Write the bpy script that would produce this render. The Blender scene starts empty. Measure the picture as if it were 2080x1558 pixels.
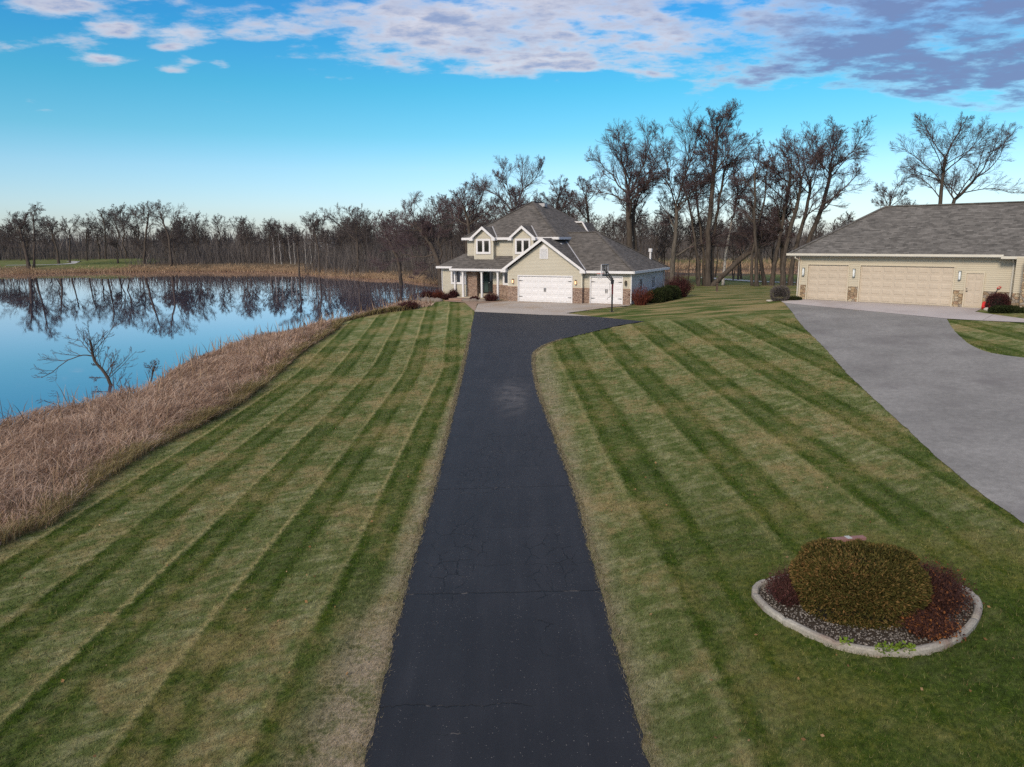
import bpy, math, random
import numpy as np
from mathutils import Vector, Matrix
from mathutils.geometry import delaunay_2d_cdt

R = math.radians
scene = bpy.context.scene
COL = scene.collection
rng = np.random.default_rng(7)
random.seed(7)

# ------------------------------------------------------------------ objects
def tag(o, label=None, cat=None, group=None, kind=None):
    if label: o['label'] = label
    if cat: o['category'] = cat
    if group: o['group'] = group
    if kind: o['kind'] = kind
    return o

def empty(name, loc, rz=0, label=None, cat=None, group=None):
    o = bpy.data.objects.new(name, None)
    COL.objects.link(o)
    o.location = loc
    o.rotation_euler = (0, 0, rz)
    o.empty_display_size = .3
    return tag(o, label, cat, group)

def link(name, me, parent=None):
    o = bpy.data.objects.new(name, me)
    COL.objects.link(o)
    if parent is not None: o.parent = parent
    return o

def np_mesh(name, V, Fq, mat, smooth=False, parent=None, attrs=None):
    """V (n,3); Fq: one (m,k) int array or a list of them"""
    if not isinstance(Fq, (list, tuple)): Fq = [Fq]
    me = bpy.data.meshes.new(name)
    V = np.asarray(V, np.float32)
    me.vertices.add(len(V))
    me.vertices.foreach_set('co', V.ravel())
    loops = np.concatenate([f.ravel() for f in Fq]).astype(np.int32)
    tot = np.concatenate([np.full(len(f), f.shape[1], np.int32) for f in Fq])
    st = np.concatenate([[0], np.cumsum(tot)[:-1]]).astype(np.int32)
    me.loops.add(len(loops)); me.loops.foreach_set('vertex_index', loops)
    me.polygons.add(len(tot)); me.polygons.foreach_set('loop_start', st)
    if smooth: me.polygons.foreach_set('use_smooth', np.ones(len(tot), bool))
    for an, av in (attrs or {}).items():
        a = me.attributes.new(an, 'FLOAT', 'POINT')
        a.data.foreach_set('value', np.asarray(av, np.float32))
    me.update(calc_edges=True)
    me.materials.append(mat)
    return link(name, me, parent)

class MB:
    def __init__(s): s.v = []; s.f = []
    def poly(s, pts):
        n = len(s.v); s.v += [tuple(p) for p in pts]; s.f.append(tuple(range(n, n+len(pts)))); return s
    def box(s, x0, x1, y0, y1, z0, z1):
        n = len(s.v)
        s.v += [(x0,y0,z0),(x1,y0,z0),(x1,y1,z0),(x0,y1,z0),(x0,y0,z1),(x1,y0,z1),(x1,y1,z1),(x0,y1,z1)]
        s.f += [tuple(n+i for i in q) for q in ((0,3,2,1),(4,5,6,7),(0,1,5,4),(1,2,6,5),(2,3,7,6),(3,0,4,7))]
        return s
    def prism(s, pts, off):
        """polygon pts (3D) extruded by vector off"""
        n = len(s.v); k = len(pts); off = Vector(off)
        s.v += [tuple(p) for p in pts] + [tuple(Vector(p)+off) for p in pts]
        s.f += [tuple(range(n, n+k)), tuple(range(n+2*k-1, n+k-1, -1))]
        for i in range(k):
            j = (i+1) % k
            s.f.append((n+i, n+k+i, n+k+j, n+j))
        return s
    def bar(s, a, b, w, h, up=(0,0,1)):
        """box beam from a to b, width w sideways, height h along up"""
        a = Vector(a); b = Vector(b); d = (b-a).normalized(); up = Vector(up)
        sd = d.cross(up)
        if sd.length < 1e-4: sd = d.cross(Vector((0,1,0)))
        sd.normalize(); u = sd.cross(d).normalized()
        q = [a+sd*w/2+u*h/2, a-sd*w/2+u*h/2, a-sd*w/2-u*h/2, a+sd*w/2-u*h/2]
        return s.prism(q, b-a)
    def tube(s, pts, rad, k=10, cap=True):
        pts = [Vector(p) for p in pts]
        if not hasattr(rad, '__len__'): rad = [rad]*len(pts)
        n = len(s.v); m = len(pts)
        ref = None
        for i, p in enumerate(pts):
            t = (pts[min(i+1, m-1)] - pts[max(i-1, 0)]).normalized()
            if ref is None:
                ref = t.cross(Vector((0,0,1)))
                if ref.length < .1: ref = t.cross(Vector((1,0,0)))
            u = (ref - t*ref.dot(t)).normalized(); w = t.cross(u); ref = u
            for j in range(k):
                a = 2*math.pi*j/k
                s.v.append(tuple(p + u*math.cos(a)*rad[i] + w*math.sin(a)*rad[i]))
        for i in range(m-1):
            for j in range(k):
                j2 = (j+1) % k
                s.f.append((n+i*k+j, n+i*k+j2, n+(i+1)*k+j2, n+(i+1)*k+j))
        if cap:
            s.f.append(tuple(n+j for j in range(k-1, -1, -1)))
            s.f.append(tuple(n+(m-1)*k+j for j in range(k)))
        return s
    def blob(s, c, r, seed=0, lump=.15, nu=14, nv=9):
        """lumpy rounded stone / bush core"""
        g = random.Random(seed); n = len(s.v)
        ph = [(g.uniform(0,6.28), g.uniform(0,6.28), g.choice((2,3,4)), g.choice((2,3,4))) for _ in range(4)]
        for i in range(nv+1):
            th = math.pi*i/nv
            for j in range(nu):
                a = 2*math.pi*j/nu
                q = 1 + lump*sum(math.sin(k1*a+p1)*math.sin(k2*th+p2) for p1,p2,k1,k2 in ph)/2
                s.v.append((c[0]+r[0]*q*math.sin(th)*math.cos(a), c[1]+r[1]*q*math.sin(th)*math.sin(a), c[2]+r[2]*q*math.cos(th)))
        for i in range(nv):
            for j in range(nu):
                j2 = (j+1) % nu
                s.f.append((n+i*nu+j, n+(i+1)*nu+j, n+(i+1)*nu+j2, n+i*nu+j2))
        return s
    def build(s, name, mat, parent=None, smooth=False, bevel=0):
        me = bpy.data.meshes.new(name)
        me.from_pydata(s.v, [], s.f)
        if smooth: me.polygons.foreach_set('use_smooth', [True]*len(me.polygons))
        me.update()
        me.materials.append(mat)
        o = link(name, me, parent)
        if bevel:
            b = o.modifiers.new('bevel', 'BEVEL'); b.width = bevel; b.segments = 2; b.limit_method = 'ANGLE'
        return o

# ------------------------------------------------------------------ node helper
class NT:
    def __init__(s, tree): s.t = tree; s.N = tree.nodes; s.L = tree.links
    def set(s, sock, v):
        if v is None: return
        if isinstance(v, bpy.types.NodeSocket): s.L.new(v, sock)
        elif isinstance(v, bpy.types.Node): s.L.new(v.outputs[0], sock)
        else:
            if hasattr(sock.default_value, '__len__') and not hasattr(v, '__len__'): v = [v]*len(sock.default_value)
            if hasattr(v, '__len__') and len(sock.default_value) == 4 and len(v) == 3: v = tuple(v)+(1,)
            sock.default_value = v
    def n(s, typ, ins=None, **props):
        nd = s.N.new(typ)
        for k, v in props.items(): setattr(nd, k, v)
        for k, v in (ins or {}).items(): s.set(nd.inputs[k], v)
        return nd
    def m(s, op, a, b=None, c=None, clamp=False):
        nd = s.N.new('ShaderNodeMath'); nd.operation = op; nd.use_clamp = clamp
        for i, v in enumerate((a, b, c)):
            if v is not None: s.set(nd.inputs[i], v)
        return nd.outputs[0]
    def mix(s, f, a, b, mode='MIX'):
        nd = s.N.new('ShaderNodeMix'); nd.data_type = 'RGBA'; nd.blend_type = mode; nd.clamp_factor = True
        s.set(nd.inputs[0], f); s.set(nd.inputs[6], a); s.set(nd.inputs[7], b)
        return nd.outputs[2]
    def ramp(s, f, stops, interp='LINEAR'):
        nd = s.N.new('ShaderNodeValToRGB'); cr = nd.color_ramp; cr.interpolation = interp
        while len(cr.elements) < len(stops): cr.elements.new(.5)
        for e, (p, c) in zip(cr.elements, stops):
            e.position = p
            e.color = (c, c, c, 1) if not hasattr(c, '__len__') else (tuple(c)+(1,))[:4]
        s.set(nd.inputs[0], f)
        return nd.outputs[0]
    def noise(s, vec, scale, detail=4, rough=.55, dim='3D', out=0):
        nd = s.N.new('ShaderNodeTexNoise'); nd.noise_dimensions = dim
        if vec is not None: s.set(nd.inputs['Vector'], vec)
        nd.inputs['Scale'].default_value = scale; nd.inputs['Detail'].default_value = detail; nd.inputs['Roughness'].default_value = rough
        return nd.outputs[out]
    def smooth(s, x, a, b):
        nd = s.N.new('ShaderNodeMapRange'); nd.interpolation_type = 'SMOOTHSTEP'
        s.set(nd.inputs[0], x); nd.inputs[1].default_value = a; nd.inputs[2].default_value = b
        return nd.outputs[0]
    def scalev(s, vec, sc):
        nd = s.N.new('ShaderNodeVectorMath'); nd.operation = 'MULTIPLY'
        s.set(nd.inputs[0], vec); nd.inputs[1].default_value = sc
        return nd.outputs[0]
    def xyz(s, vec):
        nd = s.N.new('ShaderNodeSeparateXYZ'); s.set(nd.inputs[0], vec); return nd.outputs
    def comb(s, x, y, z=0.):
        nd = s.N.new('ShaderNodeCombineXYZ')
        for i, v in enumerate((x, y, z)): s.set(nd.inputs[i], v)
        return nd.outputs[0]

def new_mat(name, base=None, rough=.8, spec=.3, metal=0.):
    m = bpy.data.materials.new(name); m.use_nodes = True
    nt = NT(m.node_tree)
    b = m.node_tree.nodes['Principled BSDF']
    b.inputs['Roughness'].default_value = rough
    b.inputs['Specular IOR Level'].default_value = spec
    b.inputs['Metallic'].default_value = metal
    if base is not None: nt.set(b.inputs['Base Color'], base)
    return m, nt, b

def bump(nt, b, h, strength=.5, dist=.02):
    nd = nt.n('ShaderNodeBump', {'Height': h}); nd.inputs['Strength'].default_value = strength; nd.inputs['Distance'].default_value = dist
    nt.L.new(nd.outputs[0], b.inputs['Normal'])

def P_obj(nt): return nt.n('ShaderNodeTexCoord').outputs['Object']
def P_world(nt): return nt.n('ShaderNodeNewGeometry').outputs['Position']

def s2l(r, g, b):
    f = lambda c: (c/255/12.92 if c/255 <= .04045 else ((c/255+.055)/1.055)**2.4)
    return (f(r), f(g), f(b))

# a material with gentle mottling of its colour
def mottled(name, col, amt=.12, scale=3., rough=.7, spec=.3, col2=None, metal=0., bumps=0.):
    m, nt, b = new_mat(name, None, rough, spec, metal)
    p = P_obj(nt)
    n1 = nt.noise(p, scale, 5)
    n2 = nt.noise(p, scale*9, 3)
    f = nt.m('ADD', nt.m('MULTIPLY', n1, .6), nt.m('MULTIPLY', n2, .4))
    c2 = col2 or tuple(min(1, c*(1+amt*2)) for c in col)
    c1 = tuple(c*(1-amt*1.2) for c in col)
    nt.set(b.inputs['Base Color'], nt.ramp(f, [(.3, c1), (.5, col), (.7, c2)]))
    if bumps: bump(nt, b, n2, bumps, .01)
    return m
# ------------------------------------------------------------------ the lie of the land (metres; +Y is away from the camera)
WATER = -0.8
CP = np.array([(0,-40,-.3),(0,-5,0),(0,10,0),(0,20,.05),(0,32,.3),(1,42,.7),(2,50,1.1),(3,58,1.42),(3,68,1.5),(-6,64,1.4),(12,62,1.55),(6,80,1.2),
 (-10,10,-.15),(-12,18,-.2),(-11,30,-.15),(-9,42,.2),(-8,52,.7),(-20,10,-.4),
 (10,12,.2),(12,22,.6),(14,32,1.1),(16,42,1.7),(20,52,2.2),(26,47,2.35),(30,40,2.3),(28,60,2.1),(18,24,.9),(24,30,1.6),(30,20,1.4),(40,30,2.2),(45,50,2.3),(20,0,.3),(40,0,.8),
 (14,70,1.5),(20,80,1.2),(30,95,.8),(16,95,.6),(0,95,.3),(-12,80,0.),(45,90,1.),(60,60,2.),
 (60,120,.6),(20,125,0.),(100,100,1.),(150,150,1.5),(0,160,.6),(-40,190,.8),(-120,230,1.2),(-60,300,2),(100,300,2),(-200,100,1.),(-60,-40,0.),(60,-40,.6),(300,200,2),(-300,300,2),(0,500,3),(-80,230,1.2)], float)

def _U(r2): return np.where(r2 > 0, .5*r2*np.log(np.maximum(r2, 1e-12)), 0)
def _solve():
    n = len(CP); P = CP[:, :2]/100
    A = _U(((P[:, None]-P[None])**2).sum(-1)) + np.eye(n)*1e-3
    Q = np.c_[np.ones(n), P]; L = np.zeros((n+3, n+3)); L[:n, :n] = A; L[:n, n:] = Q; L[n:, :n] = Q.T
    return np.linalg.solve(L, np.r_[CP[:, 2], 0, 0, 0])
_W = _solve()
def base_land(x, y):
    x = np.clip(np.asarray(x, float), -320, 320)/100; y = np.clip(np.asarray(y, float), -60, 520)/100
    n = len(CP); s = _W[n]+_W[n+1]*x+_W[n+2]*y
    for i in range(n): s = s+_W[i]*_U((x-CP[i, 0]/100)**2+(y-CP[i, 1]/100)**2)
    return s

def inside(x, y, poly):
    x = np.asarray(x, float); y = np.asarray(y, float); r = np.zeros(x.shape, bool); n = len(poly)
    for i in range(n):
        x0, y0 = poly[i]; x1, y1 = poly[(i+1) % n]
        if y0 == y1: continue
        c = ((y0 > y) != (y1 > y)) & (x < (x1-x0)*(y-y0)/(y1-y0)+x0)
        r ^= c
    return r
def dist_line(x, y, pts, closed=True):
    x = np.asarray(x, float); y = np.asarray(y, float); d = np.full(x.shape, 1e9); n = len(pts)
    for i in range(n if closed else n-1):
        x0, y0 = pts[i]; x1, y1 = pts[(i+1) % n]
        dx, dy = x1-x0, y1-y0; L = dx*dx+dy*dy
        t = np.clip(((x-x0)*dx+(y-y0)*dy)/L, 0, 1) if L > 0 else 0
        d = np.minimum(d, (x-x0-t*dx)**2+(y-y0-t*dy)**2)
    return np.sqrt(d)
def sstep(x, a, b):
    t = np.clip((x-a)/(b-a), 0, 1); return t*t*(3-2*t)
def dense(pts, step, closed=False, jit=0, seed=1):
    g = np.random.default_rng(seed); o = []
    n = len(pts)
    for i in range(n if closed else n-1):
        a = np.array(pts[i], float); b = np.array(pts[(i+1) % n], float)
        k = max(1, int(np.linalg.norm(b-a)/step))
        for j in range(k): o.append(tuple(a+(b-a)*j/k + g.normal(0, jit, 2)*(j > 0)))
    if not closed: o.append(tuple(pts[-1]))
    return o
def curve(pts, step):
    """Catmull-Rom through pts"""
    P = [np.array(p, float) for p in pts]; P = [2*P[0]-P[1]]+P+[2*P[-1]-P[-2]]; o = []
    for i in range(1, len(P)-2):
        k = max(2, int(np.linalg.norm(P[i+1]-P[i])/step))
        for j in range(k):
            t = j/k
            o.append(tuple(.5*((2*P[i])+(-P[i-1]+P[i+1])*t+(2*P[i-1]-5*P[i]+4*P[i+1]-P[i+2])*t*t+(-P[i-1]+3*P[i]-3*P[i+1]+P[i+2])*t**3)))
    o.append(tuple(P[-2])); return o

NEAR_SHORE = [(-20,-20),(-20.4,5),(-21,18),(-21.1,26.6),(-20.6,29.6),(-19.4,31.7),(-18.8,33.8),(-18.3,36.5),(-19.6,41.2),(-20.0,47.6),(-19.2,54.6),(-17.4,59.8),(-15.3,65.1),(-12.4,73.6),(-9.8,84.7),(-4,96),(-3,108)]
FAR_SHORE = [(-5,120),(-13.9,130.7),(-23.6,147.4),(-36.7,161.8),(-46.1,172.9),(-61.5,192.5),(-85,199.4),(-110,196.8),(-120.5,192),(-133,190.9),(-160,186),(-175,120),(-170,20),(-165,-20)]
POND = curve(NEAR_SHORE, 2.5)+curve(FAR_SHORE, 6)
POND_BACK = curve([(34,156),(44,148.9),(57,141.5),(75,140),(100,142),(118,160),(110,186),(76,190),(56,190),(43,187),(33,176),(34,156)], 5)[:-1]
LAWN_EDGE = [(-11.3,-20),(-11.4,5),(-11.6,15.4),(-11.2,16.5),(-11.6,18.7),(-11.9,21.4),(-11.9,23.9),(-11.7,26.1),(-11.5,29.7),(-11.9,36.0),(-12.5,43.6),(-12.4,51.7),(-12.9,56.0),(-11.0,58.2),(-8.0,59.7),(-6.6,62.2),(-8.5,66),(-8.6,76),(-3,88),(3,100)]
LAWN_EDGE_C = curve(LAWN_EDGE, 1.0)
REEDBED = LAWN_EDGE_C + [p for p in POND[::-1] if p[1] < 109 and p[0] > -60][0:]

# house frame and garage frame
HY, GY = R(27.56), R(43.96)
HO = np.array((0.633, 62.646, 1.492)); GO = np.array((21.05, 52.2, 2.343))
def hw(x, y): return (HO[0]+x*math.cos(HY)+y*math.sin(HY), HO[1]-x*math.sin(HY)+y*math.cos(HY))
def gw(x, y): return (GO[0]+x*math.cos(GY)+y*math.sin(GY), GO[1]-x*math.sin(GY)+y*math.cos(GY))
HPAD = [hw(-8.5,-.3),hw(10.5,-.3),hw(10.5,13),hw(-8.5,13)]
GPAD = [gw(-1,-.4),gw(20,-.4),gw(20,9),gw(-1,9)]

# paved areas, traced on the ground
DRIVE_L = [(-1.85,-12),(-1.88,0),(-1.91,8.2),(-2.06,12.8),(-2.1,18.4),(-2.24,26.3),(-2.5,39.7),(-2.74,50.2),(-2.85,56.3)]
DRIVE_R = [(8.6,47.0),(6.9,46.2),(4.84,44.3),(2.9,42.6),(1.9,41.2),(1.35,39.6),(1.12,38.3),(1.02,33.6),(1.12,28.8),(1.28,25.7),(1.45,21.8),(1.6,18.1),(1.65,12.6),(1.7,8.1),(1.78,0),(1.8,-12)]
DRIVE = dense(curve(DRIVE_L, 1.), .25, jit=.022, seed=3)+dense([(-2.85,56.3),(2.2,53.1),(5.6,51.0),(6.75,49.6),(8.6,47.0)], .3, jit=.01, seed=4)[1:-1]+dense(curve(DRIVE_R, .6), .25, jit=.025, seed=5)
APRON = [(-2.86,56.34),(2.2,53.15),(5.62,51.05),hw(7.2,-6.6),hw(9.1,-2.6),hw(9.95,-.5),hw(9.95,.42),hw(5.8,.42),hw(5.8,.02),hw(-1.1,.02),hw(-1.1,-.5),hw(-2.3,-3.0)]
GDRIVE_L = [(22,52.5)]
GD_LEFT = [(19.0,50.8),(18.0,46.9),(16.72,42.1),(15.75,37.6),(15.02,34.2),(13.95,29.7),(13.1,25.4),(12.36,21.88),(11.61,18.07),(11.2,14),(11.0,6),(11,-10)]
GD_RIGHT = [(18,-10),(18.5,6),(20.5,20),(23.5,27),(21.85,30.69),(21.2,31.9),(21.43,33.77),(22.06,35.6),(22.97,37.8),(24.3,40.6)]
GDRIVE = dense(curve(GD_LEFT, 1.), .3, jit=.015, seed=6)+[(11,-10),(18,-10)]+dense(curve(GD_RIGHT[:4], 1.5)[:-1]+[(23.5,27.0)]+curve(GD_RIGHT[4:], .5), .3, jit=.012, seed=8)[1:]
GAPRON = [(19.0,50.84),(24.33,40.64),(25.64,39.39),(27.09,38.3),(29,37.0),gw(14.9,-5.2),gw(12.4,-3.6),gw(11.0,-2.6),gw(10.9,-.02),gw(-.6,-.02),gw(-1.1,-.9),(19.05,51.6)]
WALK = [(-2.86,56.5),hw(-2.4,-2.95),hw(-1.15,-.6),hw(-1.1,.4),hw(-2.0,.25),hw(-3.2,-.45),hw(-6.3,-.9),hw(-5.9,-2.0),hw(-3.9,-2.5)]
BED_O = curve([(4.42,12.35),(4.5,11.75),(4.78,11.2),(5.1,10.78),(5.55,10.5),(6.1,10.42),(6.7,10.55),(7.3,10.88),(7.85,11.38),(8.2,11.9),(8.22,12.35),(7.7,12.8),(6.9,13.0),(6.0,13.05),(5.1,12.95),(4.6,12.7),(4.42,12.35)], .1)[:-1]

def land(x, y):
    x = np.asarray(x, float); y = np.asarray(y, float)
    z = base_land(x, y)
    for pad, h in ((HPAD, HO[2]-.02), (GPAD, GO[2]-.02)):
        d = np.where(inside(x, y, pad), 0, dist_line(x, y, pad))
        w = 1-sstep(d, 0, 3.0); z = z*(1-w)+h*w
    for pond, reach in ((POND, 7.), (POND_BACK, 9.)):
        ins = inside(x, y, pond); d = dist_line(x, y, pond)
        w = sstep(d, 0, reach); zl = np.maximum(z, WATER+.2)
        out = np.where(d > reach, z, WATER+(zl-WATER)*w+.16*np.minimum(d, 1.)*(1-w))
        z = np.where(ins, WATER-.1-np.minimum(1.4, d*.35), out)
    return z

def paved(x, y, pad=0.):
    r = np.zeros(np.shape(x), bool)
    for p in (DRIVE, APRON, GDRIVE, GAPRON, WALK): r |= inside(x, y, p)
    return r

def sheet(name, poly, mat, lift, grid=.6, attrs=None):
    """a paved sheet that follows the ground"""
    P = np.array(poly); lo = P.min(0); hi = P.max(0)
    gx, gy = np.meshgrid(np.arange(lo[0], hi[0], grid), np.arange(lo[1], hi[1], grid))
    gx = gx.ravel(); gy = gy.ravel()
    k = inside(gx, gy, poly) & (dist_line(gx, gy, poly) > grid*.35)
    pts = [Vector(p) for p in poly]+[Vector((a, b)) for a, b in zip(gx[k], gy[k])]
    n = len(poly)
    v, e, f, *_ = delaunay_2d_cdt(pts, [(i, (i+1) % n) for i in range(n)], [], 1, 1e-4)
    V = np.array([(p.x, p.y) for p in v]); z = land(V[:, 0], V[:, 1])+lift
    F = np.array([q for q in f if len(q) == 3], np.int32)
    # face up
    a = V[F[:, 1]]-V[F[:, 0]]; b = V[F[:, 2]]-V[F[:, 0]]
    fl = (a[:, 0]*b[:, 1]-a[:, 1]*b[:, 0]) < 0; F[fl] = F[fl][:, ::-1]
    return np_mesh(name, np.c_[V, z], F, mat, True)
# ------------------------------------------------------------------ materials
def lawn_color(nt, P):
    """mown turf: stripes of leaning grass run along +Y on either side of the drive"""
    x, y, z = nt.xyz(P)[:3]
    P2 = nt.comb(x, y, 0.)
    wob = nt.m('MULTIPLY', nt.m('SUBTRACT', nt.noise(nt.scalev(P2, (.5, .14, 1)), 1., 4), .5), .26)
    wob2 = nt.m('MULTIPLY', nt.m('SUBTRACT', nt.noise(P2, 7., 2), .5), .22)
    xw = nt.m('ADD', nt.m('ADD', x, wob), wob2)
    uL = nt.m('ADD', nt.m('ADD', xw, 5.4), nt.m('MULTIPLY', nt.m('MAXIMUM', nt.m('SUBTRACT', y, 36.), 0.), .068))
    uR = nt.m('ADD', nt.m('SUBTRACT', xw, 2.95), nt.m('MULTIPLY', nt.m('MAXIMUM', nt.m('SUBTRACT', y, 16.), 0.), .028))
    pL = nt.m('FRACT', nt.m('DIVIDE', uL, 1.87)); pR = nt.m('FRACT', nt.m('DIVIDE', uR, 2.68))
    right = nt.m('GREATER_THAN', x, -.3)
    ph = nt.m('ADD', nt.m('MULTIPLY', pL, nt.m('SUBTRACT', 1., right)), nt.m('MULTIPLY', pR, right))
    dark = nt.ramp(ph, [(0, .1), (.03, .35), (.07, 1), (.14, .95), (.2, .62), (.32, .62), (.40, 1), (.46, .95), (.53, .15), (.6, .0), (.95, .0), (1, .1)])
    crest = nt.ramp(ph, [(0, 1), (.015, .5), (.035, 0), (.945, 0), (.975, .6), (1, 1)])
    far = nt.m('SUBTRACT', 1., nt.smooth(nt.m('ADD', y, nt.m('MULTIPLY', x, .22)), 47.5, 52.))
    farm = nt.m('MAXIMUM', nt.m('SUBTRACT', 1., right), far)   # stripes stop at the head of the right lawn
    dark = nt.m('MULTIPLY', dark, farm); crest = nt.m('MULTIPLY', crest, nt.m('MULTIPLY', farm, nt.m('MULTIPLY', nt.ramp(nt.noise(nt.scalev(P2, (.4, .12, 1)), 1., 2), [(.4, .3), (.58, .95)]), nt.m('SUBTRACT', 1., nt.m('MULTIPLY', right, .45)))))
    big = nt.noise(P2, .33, 4, .6)
    mid = nt.noise(nt.scalev(P2, (1.5, .7, 1)), 1.1, 5, .65)
    tuft = nt.noise(P2, 9., 5, .7)
    fine = nt.noise(P2, 55., 4, .75)
    rx = nt.m('ADD', nt.m('MULTIPLY', x, .88), nt.m('MULTIPLY', y, .47)); ry = nt.m('SUBTRACT', nt.m('MULTIPLY', y, .88), nt.m('MULTIPLY', x, .47))
    streak = nt.noise(nt.comb(nt.m('MULTIPLY', rx, .8), nt.m('MULTIPLY', ry, 2.4), 0.), 1.5, 5, .65)
    lush_vignette = nt.m('MULTIPLY', nt.smooth(nt.m('ADD', x, wob), 2.6, 4.6), nt.m('SUBTRACT', 1., nt.smooth(nt.m('ADD', y, nt.m('MULTIPLY', nt.noise(P2, .3, 3), 6.)), 15., 23.)))  # deeper green turf, with corner vignetting also darkened into its colour
    dk = nt.m('MAXIMUM', nt.m('MULTIPLY', dark, nt.ramp(mid, [(.34, .5), (.56, 1.)])), nt.m('MULTIPLY', lush_vignette, nt.ramp(mid, [(.35, .55), (.6, .95)])))
    light = nt.ramp(nt.m('ADD', nt.m('MULTIPLY', mid, .45), nt.m('MULTIPLY', streak, .55)), [(.36, LG_A), (.49, LG_B), (.62, LG_C)])
    drk = nt.ramp(nt.m('ADD', nt.m('MULTIPLY', big, .5), nt.m('MULTIPLY', tuft, .5)), [(.38, DK_A), (.5, DK_B), (.62, DK_C)])
    c = nt.mix(dk, light, drk)
    tan = nt.m('MULTIPLY', nt.ramp(nt.m('ADD', nt.m('MULTIPLY', big, .6), nt.m('MULTIPLY', nt.noise(P2, 2.6, 4, .65), .4)), [(.49, 0), (.61, 1)]), nt.m('SUBTRACT', .85, nt.m('MULTIPLY', dk, .5)))
    tan = nt.m('MULTIPLY', tan, nt.m('SUBTRACT', 1., nt.m('MULTIPLY', lush_vignette, .75)))
    crest = nt.m('MULTIPLY', crest, nt.m('SUBTRACT', 1., nt.m('MULTIPLY', lush_vignette, .8)))
    c = nt.mix(tan, c, TAN)
    c = nt.mix(nt.m('MULTIPLY', crest, nt.ramp(tuft, [(.3, .25), (.55, .85)])), c, CREST)
    # worn, dead grass along the drive
    e1 = nt.m('MULTIPLY', nt.m('MULTIPLY', nt.smooth(x, -3.35, -2.25), nt.m('SUBTRACT', 1., right)), nt.m('SUBTRACT', 1., nt.smooth(y, 10.5, 14.)))
    e2 = nt.m('MULTIPLY', nt.m('MULTIPLY', nt.smooth(x, -2.75, -2.2), nt.m('SUBTRACT', 1., right)), .7)
    e3 = nt.m('MULTIPLY', nt.m('MULTIPLY', nt.m('SUBTRACT', 1., nt.smooth(x, 1.6, 2.3)), right), .55)
    ed = nt.m('MULTIPLY', nt.m('MAXIMUM', nt.m('MAXIMUM', e1, e2), e3), nt.ramp(nt.m('ADD', nt.m('MULTIPLY', tuft, .5), nt.m('MULTIPLY', nt.noise(P2, 1.7, 3), .5)), [(.36, 0), (.54, 1)]))
    c = nt.mix(ed, c, DEAD)
    # head of the lawn by the houses: patchy straw and green, streaked across
    hs = nt.noise(nt.scalev(P2, (.25, .9, 1)), .8, 5, .6)
    hc = nt.ramp(hs, [(.32, DK_B), (.45, LG_A), (.56, TAN), (.7, (.25, .2, .1))])
    c = nt.mix(nt.m('MULTIPLY', nt.m('SUBTRACT', 1., farm), .9), c, hc)
    br = nt.m('ADD', nt.m('MULTIPLY', nt.m('ADD', nt.m('MULTIPLY', tuft, .5), nt.m('MULTIPLY', fine, .5)), 3.4), -.62)
    return nt.mix(1., c, nt.comb(br, br, br), 'MULTIPLY'), nt.m('ADD', nt.m('MULTIPLY', tuft, .6), nt.m('MULTIPLY', fine, .4))

LG_A, LG_B, LG_C = (.055,.088,.015), (.118,.140,.045), (.258,.252,.128)
DK_A, DK_B, DK_C = (.021,.042,.003), (.040,.071,.005), (.100,.108,.016)
TAN, CREST, DEAD = (.265,.205,.095), (.34,.29,.13), (.31,.255,.18)

def mat_ground():
    m, nt, b = new_mat('turf', None, .95, .1)
    P = P_world(nt); x, y, z = nt.xyz(P)[:3]
    c, h = lawn_color(nt, P)
    dry = nt.n('ShaderNodeAttribute', attribute_name='dry').outputs['Fac']
    fw = nt.n('ShaderNodeAttribute', attribute_name='fairway').outputs['Fac']
    n1 = nt.noise(P, .35, 6, .65); n2 = nt.noise(P, 3., 5, .7)
    cd = nt.ramp(nt.m('ADD', nt.m('MULTIPLY', n1, .5), nt.m('MULTIPLY', n2, .5)), [(.34, (.045,.034,.024)), (.5, (.115,.085,.055)), (.66, (.19,.145,.09))])
    cf = nt.ramp(n1, [(.35, (.085,.115,.03)), (.6, (.15,.16,.06)), (.75, (.2,.17,.09))])
    c = nt.mix(fw, c, cf)
    c = nt.mix(dry, c, cd)
    nt.set(b.inputs['Base Color'], c)
    bump(nt, b, h, .9, .05)
    return m
def mat_blades():
    m, nt, b = new_mat('grass_blades', None, .6, .2)
    c, h = lawn_color(nt, P_world(nt))
    rnd = nt.n('ShaderNodeNewGeometry').outputs['Random Per Island']
    k = nt.ramp(rnd, [(0, .62), (.5, 1.0), (1, 1.5)])
    c = nt.mix(1., c, k, 'MULTIPLY')
    c = nt.mix(nt.m('MULTIPLY', nt.m('GREATER_THAN', rnd, .86), .5), c, TAN)
    nt.set(b.inputs['Base Color'], c)
    tr = nt.n('ShaderNodeBsdfTranslucent', {'Color': c})
    mx = nt.n('ShaderNodeMixShader', {0: .25, 1: b.outputs[0], 2: tr.outputs[0]})
    nt.L.new(mx.outputs[0], m.node_tree.nodes['Material Output'].inputs[0])
    return m

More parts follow.
